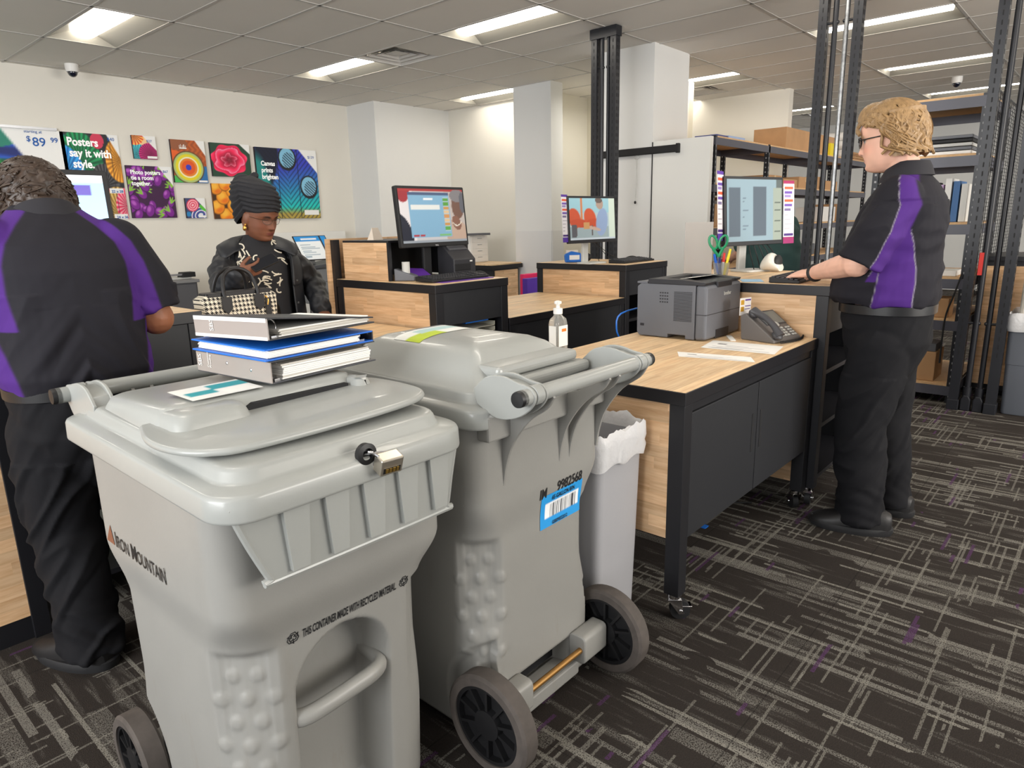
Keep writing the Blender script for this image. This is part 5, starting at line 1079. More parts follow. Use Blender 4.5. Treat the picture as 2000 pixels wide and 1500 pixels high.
# hair
b = MB(); rr = random.Random(11); st = []
for k in range(330):
    az = rr.uniform(-PI, PI); el = rr.uniform(-.1, 1.5)
    if abs(az) < 1.25 and el < .72: continue
    st.append((az, el, rr.uniform(-.25, .25) + (.35 if az > 0 else -.35) * (abs(az) < 2), rr.uniform(.6, 1.0) if abs(az) > 1.3 else rr.uniform(.3, .6)))
hair_locks(b, HM, st, .8, .16, .0105)
cap = []
for i in range(9):
    e = .15 + i * (PI / 2 - .16) / 8; cap.append([HM @ Vector((.112 * math.cos(e) * math.cos(a) * (1 if math.cos(a) > 0 else 1.03) - .006, .090 * math.cos(e) * math.sin(a), .116 + .114 * math.sin(e) + (.06 * max(0, math.cos(a)) ** 2 * math.cos(e)))) for a in [2 * PI * k / 30 for k in range(30)]])
b.loft(cap, cap0=False); nape = [[HM @ Vector((-.01 + .108 * math.cos(a), .088 * math.sin(a), z)) for a in np.linspace(PI * .52, PI * 1.48, 20)] for z in (.03, .07, .13, .19)]
b.loft(nape, closed=False, cap0=False, cap1=False)
def hairmat(name, c1, c2, s=120):
    q = NT(name); q.base(q.mix(q.noise(60, 3), l4(c1), l4(c2))); q.set(Roughness=.45, Specular_IOR_Level=.4); q.bump(q.noise(s, 3), .5, .003); return q.m
b.obj('hair', hairmat('blond_hair', (98, 74, 48), (176, 142, 98)), t, world=False)
glasses(t, HM, (20, 20, 22), .024, .003, .018)
# polo shirt
def polo_colours(me, front_x, fn):
    a = verts(me); c = np.ones((len(a), 3)) * np.array((31, 30, 36.)); p, g = fn(a); p = np.clip(p, 0, 1)[:, None]; g = np.clip(g, 0, 1)[:, None]
    c = c * (1 - p) + p * np.array((70, 36, 112.)); c = c * (1 - g) + g * np.array((132, 128, 138.)); colour(me, c)
b = MB()
torso(b, [(.02, 0, 1.0, .19, .20, .82), (.028, 0, 1.03, .205, .21, .82), (.03, 0, 1.10, .205, .205, .85), (.015, 0, 1.22, .185, .20, .85), (-.01, 0, 1.34, .165, .205, .85), (-.02, 0, 1.43, .14, .21, .85), (-.022, 0, 1.485, .105, .17, .9), (-.02, 0, 1.52, .075, .095, 1), (-.01, 0, 1.555, .07, .075, 1)])
for s, E in ((1, EL), (-1, ER)):
    S = Vector((-.02, s * .17, 1.43)); m = S.lerp(E, .55); d = (E - S).normalized(); e = S.lerp(E, .99); sleeve(b, [S, m + Vector((-.01, s * .015, 0)), e + Vector((-.012, s * .004, -.0))], [.088, .089, .086])
me = remesh(b, .0055, 5)
wrinkle(me, .012, lambda p: .7 * max(0, 1 - 4 * abs(nz((p[0], p[1], p[2] + .9 * p[0]), (4, 4, 7), 9))) * (p[2] < 1.4) + nz(p, (5, 5, 9)) * .5 + .5 * nz(p, (12, 12, 22), 5) if p[2] < 1.42 else .2 * nz(p, (8, 8, 8)))
def fnR(a):
    x, y, z = a.T; yy = np.abs(y); s = yy > .12
    cx = np.interp(z, [.93, 1.1, 1.2, 1.28], [-.03, -.045, -.045, -.05]); hw = np.interp(z, [.93, 1.15, 1.25, 1.30], [.075, .062, .045, .03]); d = np.abs(x - cx) - hw
    arm = (yy > .215) & (z > 1.1)
    p = soft(d, .008) * (z < 1.31) * s * ~arm
    cx2 = np.interp(z, [1.10, 1.2, 1.30, 1.40, 1.47, 1.53], [.045, -.01, -.05, -.075, -.06, -.04]); hw2 = np.interp(z, [1.1, 1.3, 1.42, 1.53], [.02, .024, .032, .022]); d2 = np.abs(x - cx2) - hw2
    p2 = soft(d2, .008) * (yy > .07) * (z > 1.10) * (z < 1.525)
    g = soft(np.abs(d) - .0018, .003) * (z < 1.31) * s * ~arm + soft(np.abs(x - cx2 - hw2) - .0016, .003) * (yy > .07) * (z > 1.12) * (z < 1.525)
    return np.maximum(p, p2), g
polo_colours(me, 0, fnR); finish(me, 'polo_shirt', M_SHIRT, t)
cl = []
for f, z, q in ((0, 1.525, 1.02), (.0, 1.555, 1.0), (0, 1.575, .96), (0, 1.565, 1.10), (0, 1.53, 1.25)): cl.append([(-.012 + .078 * q * math.cos(a) + (.01 if math.cos(a) > 0 else -.0), .082 * q * math.sin(a), z - .035 * max(0, math.cos(a)) - .012 * (q > 1.05)) for a in np.linspace(.25, 2 * PI - .25, 34)])
M_COLLAR = mat('dark_collar', (29, 28, 34), .8, bump=(600, .2, .0008)); MB().loft(cl, closed=False, cap0=False, cap1=False).obj('collar', M_COLLAR, t, world=False)
# trousers, belt, shoes
def trousers(t, hip, legs, folds=1.):
    b = MB(); torso(b, hip, 40)
    for pts, rs in legs: sleeve(b, pts, rs, 28)
    me = remesh(b, .0065, 9); wrinkle(me, .012 * folds, lambda p: nz((p[0], p[1], p[2] + .7 * p[1] + .5 * p[0]), (7, 7, 8)) * .5 + .9 * max(0, 1 - 4 * abs(nz((p[0], p[1], p[2] + 1.1 * p[1] + .8 * p[0]), (5, 5, 9), 9))) * (.4 + .6 * (p[2] < .7)) + .6 * nz((p[0], p[1], p[2] - .8 * p[1]), (9, 9, 24), 3) * (1. if p[2] < .22 else .3)); return finish(me, 'trousers', M_TROU, t)
trousers(t, [(.01, 0, .62, .07, .10, .9), (.01, 0, .72, .13, .16, .85), (.0, 0, .84, .168, .19, .85), (.01, 0, .93, .172, .188, .85), (.01, 0, .995, .17, .187, .85)],
    [([(.0, .095, .82), (.03, .105, .64), (.05, .115, .48), (.02, .13, .2), (.005, .14, .04)], [.122, .116, .106, .094, .096]), ([(.0, -.095, .82), (.0, -.10, .64), (.0, -.11, .48), (-.04, -.125, .2), (-.055, -.125, .04)], [.122, .112, .10, .09, .092])])
rings = [[(.012 + (.18 + o) * math.copysign(abs(math.cos(a)) ** .85, math.cos(a)), (.192 + o) * math.copysign(abs(math.sin(a)) ** .85, math.sin(a)), z) for a in [2 * PI * k / 40 for k in range(40)]] for z, o in ((.962, 0), (.964, .005), (1.0, .005), (1.002, 0))]
MB().loft(rings, cap0=False, cap1=False).obj('belt', M_BELT, t, world=False)
shoe(t, (-.125, .115, 0), .24, .345, .128); shoe(t, (-.165, -.13, 0), -.12, .345, .128)
wb = MB(); d = (WL - EL).normalized(); u = Vector((0, 0, 1)); a1 = d.cross(u).normalized(); a2 = a1.cross(d)
wp = WL - d * .018; wb.tube([wp + (a1 * math.cos(q) + a2 * math.sin(q)) * .0345 for q in [2 * PI * k / 24 for k in range(25)]], [(.009, .003)] * 25, 8); wb.obj('wristband', M_INK, t, world=False)

# ---- the worker seen from behind on the left
t = thing('person', 'dark haired person seen from behind in black and purple polo at left counter', 'person', (.665, 2.40, 0), math.radians(84)); PL = t
HM = headM((.13, .0, 1.335), .2, .42, 0, 1.14)
b = MB(); head(b, HM, 1.04, 1, .8, .1)
limb(b, [(.13, .0, 1.42), (.09, .0, 1.37), (.03, 0, 1.33)], [.064, .066, .08]); torso(b, [(0, 0, .9, .12, .15, .9), (.0, 0, 1.1, .12, .16, .9), (.0, 0, 1.25, .11, .16, .9), (.02, 0, 1.36, .07, .12, .9)])
ELr = Vector((-.02, -.24, 1.09)); WRr = Vector((.21, -.17, 1.09)); ELl = Vector((.05, .27, 1.10)); WLl = Vector((.28, .16, 1.10))
limb(b, [(.0, -.17, 1.30), ELr], [.05, .055]); limb(b, [ELr, ELr.lerp(WRr, .4), WRr], [.047, .047, .032]); limb(b, [(.0, .17, 1.30), ELl], [.05, .055]); limb(b, [ELl, WLl], [.052, .032])
hand(b, WRr, (.9, .3, -.05), (0, 0, 1), True); hand(b, WLl, (.9, -.3, -.05), (0, 0, 1), False)
for s in (-1, 1): limb(b, [(0, s * .09, .88), (.02, s * .10, .48), (-.02, s * .11, .09)], [.08, .06, .042])
me = remesh(b, .005, 3); skin_colours(me, HM, (146, 94, 68), (130, 78, 68), (40, 32, 28), (176, 106, 84)); finish(me, 'body', M_SKIN, t)
b = MB(); NA, NE = 90, 34; rings = []
for i in range(NE):
    e = -.62 + i * (PI / 2 + .60) / (NE - 1); ring = []
    for k in range(NA):
        a = 2 * PI * k / NA; ce = math.cos(max(e, -.25)); front = max(0, math.cos(a)); cut = front ** 2 * .5
        R1 = .118 + .010 * noise.noise(Vector((a * 5, e * 7, 1))) + .006 * noise.noise(Vector((a * 14, e * 18, 3)))
        q = Vector((R1 * ce * math.cos(a) - .01, .093 / .118 * R1 * ce * math.sin(a), .115 + R1 * 1.02 * math.sin(e) + cut * .12 * (e < .7) * (1 - (e + .62) / 1.4)))
        ring.append(HM @ q)
    rings.append(ring)
b.loft(rings, cap0=False); rr = random.Random(5); st = []
for k in range(420):
    az = rr.uniform(-PI, PI); el = rr.uniform(-.45, 1.35)
    if abs(az) < .9 and el < .8: continue
    st.append((az, el, rr.uniform(-.5, .5), rr.uniform(.12, .32)))
hair_locks(b, HM, st, .3, .12, .0062); b.obj('hair', hairmat('dark_brown_hair', (26, 20, 18), (70, 54, 43), 90), t, world=False)
b = MB()
torso(b, [(-.01, 0, .90, .165, .195, .85), (-.01, 0, .96, .18, .205, .85), (.0, 0, 1.05, .175, .205, .85), (.0, 0, 1.16, .16, .20, .85), (.0, 0, 1.26, .15, .205, .85), (.015, 0, 1.335, .13, .20, .85), (.035, 0, 1.385, .10, .165, .9), (.06, 0, 1.425, .078, .11, 1), (.085, 0, 1.45, .07, .085, 1)])
for s, E in ((-1, ELr), (1, ELl)): S = Vector((.005, s * .16, 1.325)); sleeve(b, [S, S.lerp(E, .5) + Vector((0, s * .012, 0)), S.lerp(E, .90)], [.088, .09, .087])
me = remesh(b, .005, 5); wrinkle(me, .012, lambda p: .7 * max(0, 1 - 4 * abs(nz((p[0], p[1], p[2] + 1.2 * abs(p[1])), (3.5, 3.5, 7), 9))) * (p[2] < 1.2) + nz((p[0], p[1], p[2] + .9 * abs(p[1])), (4, 4, 8)) * .5 + .5 * nz((p[0], p[1], p[2] + 1.1 * abs(p[1])), (6, 6, 22), 5) * (1 if p[2] < 1.16 else .25))
def fnL(a):
    x, y, z = a.T; yy = np.abs(y); sd = np.where(y < 0, -1, 1)
    p = soft(.155 - .03 * ((z - 1.0) / .2) ** 2 * (z > 1.0) * 0 - (yy - .012 * np.sin((z - .92) * 9)), .008) * 0
    edge = np.interp(z, [.9, 1.0, 1.12, 1.2], [.158, .178, .20, .26]); p = soft(edge - yy, .008) * (z < 1.22) * (yy < .23) * (x < .12)
    # raglan band from collar over the back of the shoulder to the sleeve hem
    ye = np.interp(z, [1.10, 1.2, 1.28, 1.34, 1.39, 1.43], [.196, .192, .182, .160, .122, .085]); hw = np.interp(z, [1.1, 1.2, 1.3, 1.42], [.05, .035, .026, .022]); p2 = soft(np.abs(yy - ye) - hw, .008) * (x < .09) * (z > 1.10) * (z < 1.435)
    return np.maximum(p, p2), p * 0
polo_colours(me, 0, fnL); finish(me, 'polo_shirt', M_SHIRT, t)
cl = []
for z, q in ((1.395, 1.04), (1.42, 1.0), (1.435, .97), (1.425, 1.10), (1.385, 1.30)): cl.append([(.08 + .078 * q * math.cos(a) - .01 * (q > 1.2), .086 * q * math.sin(a), z - .035 * math.cos(a) - .02 * (q > 1.2)) for a in np.linspace(.3, 2 * PI - .3, 34)])
MB().loft(cl, closed=False, cap0=False, cap1=False).obj('collar', M_COLLAR, t, world=False)
trousers(t, [(-.01, 0, .60, .07, .10, .9), (-.01, 0, .68, .13, .15, .85), (-.02, 0, .78, .165, .19, .85), (-.01, 0, .88, .168, .192, .85), (-.01, 0, .94, .165, .19, .85)],
    [([(-.01, .10, .78), (.0, .102, .62), (.01, .105, .45), (-.055, .10, .16), (-.065, .10, .045)], [.115, .11, .096, .084, .09]), ([(-.01, -.095, .78), (-.005, -.105, .62), (.0, -.12, .45), (-.055, -.135, .16), (-.065, -.135, .045)], [.115, .11, .096, .084, .09])], 1.2)
rings = [[(-.01 + (.172 + o) * math.copysign(abs(math.cos(a)) ** .85, math.cos(a)), (.198 + o) * math.copysign(abs(math.sin(a)) ** .85, math.sin(a)), z) for a in [2 * PI * k / 40 for k in range(40)]] for z, o in ((.895, 0), (.897, .004), (.928, .004), (.93, 0))]
MB().loft(rings, cap0=False, cap1=False).obj('belt', M_BELT, t, world=False)
shoe(t, (-.145, .06, 0), .5, .33, .125, boot=.02); shoe(t, (-.15, -.13, 0), -.2, .33, .125, boot=.02)

# ---- the woman in the head wrap
t = thing('person', 'person in black head wrap, glasses and black trench coat looking at phone', 'person', (2.10, 3.86, 0), math.radians(248)); PW = t; WI = mw(t).inverted()
def wl(x, y, z): return WI @ Vector((x, y, z))
HM = headM((.04, .0, 1.318), math.radians(36), .30, 0, 1.12)
b = MB(); head(b, HM, 1.06, 1.05, 1.2, .08); limb(b, [(.02, 0, 1.40), (.0, 0, 1.31), (-.01, 0, 1.22)], [.056, .056, .07])
torso(b, [(0, 0, .8, .12, .17, .9), (.0, 0, 1.0, .12, .16, .9), (.0, 0, 1.15, .11, .17, .9), (-.01, 0, 1.25, .08, .14, .9)])
ERw = wl(1.80, 3.72, 1.06); WRw = wl(1.815, 3.55, 1.125); ELw = wl(2.41, 3.80, 1.03); WLw = wl(2.32, 3.56, .875)
limb(b, [(-.01, -.17, 1.22), ERw], [.05, .046]); limb(b, [ERw, WRw], [.045, .028]); limb(b, [(-.01, .17, 1.22), ELw], [.05, .046]); limb(b, [ELw, WLw], [.045, .028])
PHp = wl(1.955, 3.52, 1.175); R3 = WI.to_3x3()
hand(b, WRw, R3 @ Vector((.085, -.03, .03)), R3 @ Vector((-.25, -.95, -.35)), True, .95, (.35, .6, .5), .3); hand(b, WLw, R3 @ Vector((-.15, -.6, -.3)), R3 @ Vector((0, -.2, 1)), False, .95, (.3, .4, .3))
for s in (-1, 1): limb(b, [(0, s * .09, .8), (.02, s * .09, .44), (-.02, s * .09, .08)], [.085, .058, .04])
me = remesh(b, .0045, 3); skin_colours(me, HM, (118, 75, 55), (122, 64, 58), (34, 24, 22), (126, 70, 54), (34, 24, 20), .25); finish(me, 'body', M_SKIN, t)
glasses(t, HM, (70, 62, 54), .024, .0012, .016, .8)
b = MB()
for s in (-1, 1): b.sph((.0, s * .083, .066), .006, 10, 8, M=HM).sph((.0, s * .086, .048), (.012, .007, .014), 12, 8, M=HM)
b.obj('earrings', mat('gold', (214, 164, 84), .3, 1.), t, world=False)
# wrap: folded turban leaning back, built of stacked bands
rings = []; NA = 80
for i in range(41):
    u = i / 40; cx = -.010 - .085 * u ** 1.3; cz = .150 + .155 * u; rx = .112 * (1 + .18 * math.sin(PI * min(1, u * 1.1)) - .10 * u); ry = .090 * (1 + .25 * math.sin(PI * min(1, u * 1.1)) - .08 * u)
    if u > .72: q = math.sqrt(max(.0, 1 - ((u - .72) / .285) ** 2)); rx *= q; ry *= q; cz = .150 + .155 * (.72 + (u - .72) * .55)
    rings.append([HM @ Vector((cx + (rx + .0042 * math.sin(i * 1.25 + 2.6 * math.sin(a + .9) + .9 * math.sin(a * 2) + 2.2 * noise.noise(Vector((math.cos(a) * 1.5, math.sin(a) * 1.5, u * 3)))) + .007 * noise.noise(Vector((math.cos(a) * 2, math.sin(a) * 2, u * 5)))) * math.cos(a), (ry + .0042 * math.sin(i * 1.25 + 2.6 * math.sin(a + .9) + .9 * math.sin(a * 2) + 2.2 * noise.noise(Vector((math.cos(a) * 1.5, math.sin(a) * 1.5, u * 3))))) * math.sin(a), cz - .10 * (1 - u) * max(0, -math.cos(a)) ** .7 - .02 * (1 - u) * abs(math.sin(a)) + .012 * math.cos(a) * (1 - u) + .012 * math.sin(a + 2) * u)) for a in [2 * PI * k / NA for k in range(NA)]])
b = MB().loft(rings, cap0=False)
b.tube(bez([HM @ Vector(p) for p in ((-.09, .03, .30), (-.13, .05, .265), (-.15, .05, .20), (-.13, .03, .15))], 20), [(.02 + .02 * math.sin(PI * k / 20), .016) for k in range(22)][:len(bez([HM @ Vector(p) for p in ((-.09, .03, .30), (-.13, .05, .265), (-.15, .05, .20), (-.13, .03, .15))], 20))], 10)
b.sph((-.115, -.02, .225), (.05, .06, .07), 16, 10, M=HM).obj('head_wrap', mat('black_knit_wrap', (36, 36, 40), .85, bump=(420, .5, .0015)), t, world=False)
# dress and coat
M_DRESS = mat('black_dress', (28, 28, 32), .8, bump=(300, .2, .001)); M_COAT = mat('black_trench', (30, 32, 37), .5, bump=(60, .18, .003), var=(5, .1))
b = MB(); torso(b, [(.0, 0, .45, .19, .22, .9), (.01, 0, .75, .165, .20, .9), (.02, 0, .95, .155, .185, .9), (.02, 0, 1.10, .15, .185, .9), (.0, 0, 1.2, .128, .175, .9), (.0, 0, 1.265, .095, .125, 1), (.01, 0, 1.31, .075, .082, 1), (.012, 0, 1.335, .068, .07, 1)]); me = remesh(b, .006, 3); wrinkle(me, .008, lambda p: nz(p, (6, 8, 8))); dress = finish(me, 'dress', M_DRESS, t); DB = body_bvh(me)
def shell(sec, a0, a1, n=48):
    out = []
    for x, y, z, d, w, e, g in sec: out.append([(x + d * math.copysign(abs(math.cos(a)) ** e, math.cos(a)), y + w * math.copysign(abs(math.sin(a)) ** e, math.sin(a)) + .006 * nz((math.cos(a), math.sin(a), z), (3, 3, 6)), z) for a in np.linspace(g, 2 * PI - g, n)])
    return out
sec = [(0, 0, .42, .235, .275, .9, .75), (.0, 0, .7, .215, .255, .9, .7), (.0, 0, .9, .20, .24, .9, .68), (.0, 0, 1.05, .19, .235, .9, .7), (-.005, 0, 1.15, .175, .23, .9, .75), (-.01, 0, 1.21, .15, .215, .9, .85), (-.012, 0, 1.25, .11, .165, .95, .95), (-.012, 0, 1.28, .085, .11, 1, 1.0)]
o = MB().loft(shell(sec, 0, 0), closed=False, cap0=False, cap1=False).obj('coat', M_COAT, t, world=False, sub=1); k = o.modifiers.new('th', 'SOLIDIFY'); k.thickness = .006; k.offset = 1
for s, S, E, W in ((-1, Vector((-.01, -.17, 1.195)), ERw, WRw), (1, Vector((-.01, .17, 1.195)), ELw, WLw)):
    b = MB(); limb(b, [S, S.lerp(E, .5) + Vector((-.008, s * .012, 0)), E], [.074, .076, .072], 18); limb(b, [E, E.lerp(W, .5), E.lerp(W, .9)], [.072, .066, .062], 18); me = remesh(b, .0055, 4)
    wrinkle(me, .012, lambda p: nz(p, (14, 14, 18)) + .5 * nz(p, (30, 30, 30), 4)); finish(me, 'coat_sleeve', M_COAT, t)
for s in (-1, 1):
    cl = []
    for u in np.linspace(0, 1, 14):
        a = PI - u * 2.35; A = (-.005 + .085 * math.cos(a) + .02 * u * u, s * .094 * math.sin(a), 1.335 - .03 * u - .05 * u ** 3); Bp = (-.01 + .135 * math.cos(a) + .05 * u * u, s * (.20 * math.sin(a) + .055 * u ** 2), 1.30 - .022 * u - .085 * u ** 4); mid = tuple((p + q) / 2 + (.022 if i == 2 else 0) for i, (p, q) in enumerate(zip(A, Bp)))
        cl.append([(A[0], A[1], A[2] - .02), A, mid, Bp])
    o = MB().loft(cl, closed=False, cap0=False, cap1=False).obj('coat_collar', M_COAT, t, world=False, sub=1); k = o.modifiers.new('th', 'SOLIDIFY'); k.thickness = .004
    fl = []
    for z, w in ((1.235, .03), (1.2, .075), (1.15, .10), (1.10, .105), (1.06, .085), (1.03, .04)):
        g = np.interp(z, [c[2] for c in sec], [c[6] for c in sec]); d = np.interp(z, [c[2] for c in sec], [c[3] for c in sec]); ww = np.interp(z, [c[2] for c in sec], [c[4] for c in sec])
        fl.append([(.012 + (d + .012) * math.cos(g + q * w / .17), s * (ww + .012) * math.sin(g + q * w / .17), z) for q in (0, .33, .66, 1.)])
    o = MB().loft(fl, closed=False, cap0=False, cap1=False).obj('storm_flap', M_COAT, t, world=False, sub=1); k = o.modifiers.new('th', 'SOLIDIFY'); k.thickness = .005; k.offset = 1
b = MB()
for z in (.80, .93, 1.06):
    g = np.interp(z, [c[2] for c in sec], [c[6] for c in sec]) + .14; b.sph((.215 * math.cos(g) + .0, .25 * math.sin(g), z), .009, 10, 6)
b.obj('coat_buttons', mat('button', (60, 60, 62), .2), t, world=False)
b = MB(); rr = random.Random(21)
for k in range(54):
    yy = rr.uniform(-.125, .125); zz = rr.uniform(1.02, 1.30)
    if abs(yy) < .03 + .04 * (zz > 1.2) and zz > 1.15 or (zz < 1.08 and abs(yy) > .085): continue
    a0 = rr.uniform(0, 2 * PI); cv = rr.uniform(-70, 70); pts = []; p = Vector((yy, zz))
    for q in range(7):
        h = DB.ray_cast(Vector((.5, p.x, p.y)), Vector((-1, 0, 0)), 1.)
        if h[0] is None: break
        pts.append(h[0] + h[1] * .002 if h[1].x > 0 else h[0] + Vector((.002, 0, 0))); p = p + Vector((math.cos(a0), math.sin(a0))) * .0075; a0 += cv * .0075
    if len(pts) > 3: b.tube(pts, .0042, 6)
b.obj('scarf_print', mat('ivory_squiggles', (222, 214, 196), .7), dress, world=False)
MB().tube([wl(1.815, 3.55, 1.125) + Vector((0, .03 * math.cos(a), .0 + .03 * math.sin(a))) for a in [2 * PI * k / 16 for k in range(17)]], .0025, 6).obj('bracelet', mat('gold', (214, 164, 84), .3, 1.), t, world=False)
for s in (-1, 1): shoe(t, (-.08, s * .10, 0), s * .15, .25, .09)
# phone in her hand
Mp = Matrix.Translation((1.935, 3.50, 1.185)) @ Matrix.Rotation(math.radians(-8), 4, 'Z') @ Matrix.Rotation(-.36, 4, 'Y') @ Matrix.Rotation(.65, 4, 'X'); t = thing('mobile_phone', 'black mobile phone held up by the person in the head wrap', 'phone', tuple(Mp.translation))
MB().prism(rrect(.075, .038, .008, 4), -.0045, .0045, M=Mp).obj('case', M_INK, t, bevel=.0015); MB().prism(rrect(.071, .034, .006, 4), .0046, .005, M=Mp).obj('screen', mat('dark_glass', (24, 26, 32), .08), t)
# ---- the handbag on the counter
t = thing('handbag', 'black and white houndstooth handbag with black handles on the low counter', 'handbag', (1.64, 3.27, .8275), math.radians(2)); z0 = 0
def hound():
    q = NT('houndstooth'); x = q.xyz(); s = .021
    u = q.math('FRACT', q.math('ADD', q.math('DIVIDE', x[0], s), 40.)); v = q.math('FRACT', q.math('DIVIDE', x[2], s)); st = q.math('FRACT', q.math('MULTIPLY', q.math('ADD', u, v), 2.)); st = q.math('GREATER_THAN', st, .5)
    a = q.math('LESS_THAN', u, .5); c = q.math('LESS_THAN', v, .5); both = q.math('MULTIPLY', a, c); ei = q.math('MULTIPLY', q.math('ABSOLUTE', q.math('SUBTRACT', a, c)), st); m = q.math('MAXIMUM', both, ei)
    q.base(q.mix(m, l4((226, 218, 200)), l4((30, 28, 28)))); q.set(Roughness=.75); q.bump(q.noise(500, 2), .3, .001); return q.m
M_HO = hound(); M_BL = mat('black_bag_leather', (28, 27, 29), .45, bump=(200, .2, .001)); W, D, H = .20, .07, .235
bg = [[(x * (1 + .0 * k), y, z) for x, y in rrect(w, d, .02, 4)] for k, (z, w, d) in enumerate(((.0, .165, .06), (.008, .17, .068), (.08, .18, .07), (.16, .192, .062), (.215, .20, .05), (.235, .17, .04)))]
MB().loft(bg).obj('bag_body', M_HO, t, world=False)
MB().prism(rrect(.172, .043, .02, 4), .232, .243).bx(-.165, .165, -.046, -.040, .222, .243).obj('top_trim', M_BL, t, world=False, bevel=.003)
for s in (-1, 1):
    b = MB()
    for x in (-.085, .085):
        b.prism([(x - .026, .222), (x + .026, .222), (x + .026, .165), (x, .14), (x - .026, .165)], s * .068 - .003, s * .068 + .003, 'y', M=Matrix.Rotation(s * -.0, 4, 'X'))
    b.tube(bez([(-.085, s * .062, .20), (-.088, s * .05, .25), (-.065, s * .03, .325), (0, s * .022, .352), (.065, s * .03, .325), (.088, s * .05, .25), (.085, s * .062, .20)], 36), .0095, 10); b.obj('handle', M_BL, t, world=False, bevel=.001)
MB().tube(bez([(.195, 0, .2), (.235, .01, .12), (.215, -.0, .03), (.17, -.03, .012)], 16), [(.012, .003)] * 17, 6).obj('shoulder_strap', M_BL, t, world=False)
b = MB()
for s in (-1, 1): b.tube([(s * .197 + .012 * math.cos(a), -.0, .12 + .016 * math.sin(a)) for a in [2 * PI * k / 14 for k in range(15)]], .003, 6)
b.tube(bez([(.12, -.064, .21), (.13, -.07, .19), (.125, -.07, .165)], 8), .005, 6); b.obj('gold_clips', mat('gold', (214, 164, 84), .3, 1.), t, world=False)
MB().bx(.115, .145, -.0735, -.068, .03, .20).obj('leather_tassel', M_BL, t, world=False, bevel=.002)

# ---- person in green shirt behind the document monitor
t = thing('person', 'person in dark green shirt and jeans bending behind the document monitor', 'person', (6.35, 2.42, 0), math.radians(60))
HM = headM((.17, 0, 1.36), .1, .5, 0, 1.1); b = MB(); head(b, HM); limb(b, [(.15, 0, 1.42), (.06, 0, 1.34)], [.06, .075]); torso(b, [(0, 0, .85, .12, .16, .9), (.0, 0, 1.05, .12, .16, .9), (.02, 0, 1.25, .11, .16, .9), (.05, 0, 1.36, .07, .12, .9)])
for s in (-1, 1): limb(b, [(.03, s * .19, 1.30), (.10, s * .27, 1.05), (.32, s * .22, .98)], [.056, .048, .03]); hand(b, (.32, s * .22, .98), (1, -.1 * s, 0), (0, 0, 1), s < 0); limb(b, [(0, s * .09, .85), (.02, s * .1, .45), (-.02, s * .1, .08)], [.08, .06, .042])
me = remesh(b, .007, 3); skin_colours(me, HM, (196, 146, 120), (170, 100, 90), (60, 46, 36), (190, 126, 110)); finish(me, 'body', M_SKIN, t)
b = MB(); torso(b, [(.0, 0, .86, .19, .27, .85), (.0, 0, .95, .195, .275, .85), (.0, 0, 1.1, .185, .265, .85), (.02, 0, 1.25, .165, .25, .85), (.04, 0, 1.34, .12, .2, .9), (.08, 0, 1.40, .075, .09, 1)])
for s in (-1, 1): limb(b, [(.03, s * .2, 1.29), (.075, s * .27, 1.12)], [.085, .08])
me = remesh(b, .008, 4); wrinkle(me, .012, lambda p: nz(p, (6, 6, 12))); finish(me, 'shirt', mat('dark_green_cotton', (40, 66, 64), .85, var=(6, .1)), t)
b = MB(); torso(b, [(0, 0, .62, .15, .18, .85), (0, 0, .8, .18, .235, .85), (0, 0, .9, .175, .24, .85)])
for s in (-1, 1): limb(b, [(0, s * .11, .74), (.01, s * .12, .4), (-.03, s * .12, .08)], [.12, .09, .08])
finish(remesh(b, .008, 3), 'jeans', mat('blue_denim', (44, 62, 96), .85, var=(20, .15)), t)
cap = []
for i in range(12):
    e = -.3 + i * (PI / 2 + .28) / 11; cap.append([HM @ Vector((.115 * math.cos(max(e, -.1)) * math.cos(a) - .012, .09 * math.cos(max(e, -.1)) * math.sin(a), .115 + .118 * math.sin(e) + .09 * max(0, math.cos(a)) * math.cos(e))) for a in [2 * PI * k / 30 for k in range(30)]])
MB().loft(cap, cap0=False).obj('hair', hairmat('brown_hair', (60, 40, 30), (100, 70, 50)), t, world=False)
for s in (-1, 1): shoe(t, (-.1, s * .12, 0), 0, .3, .11)
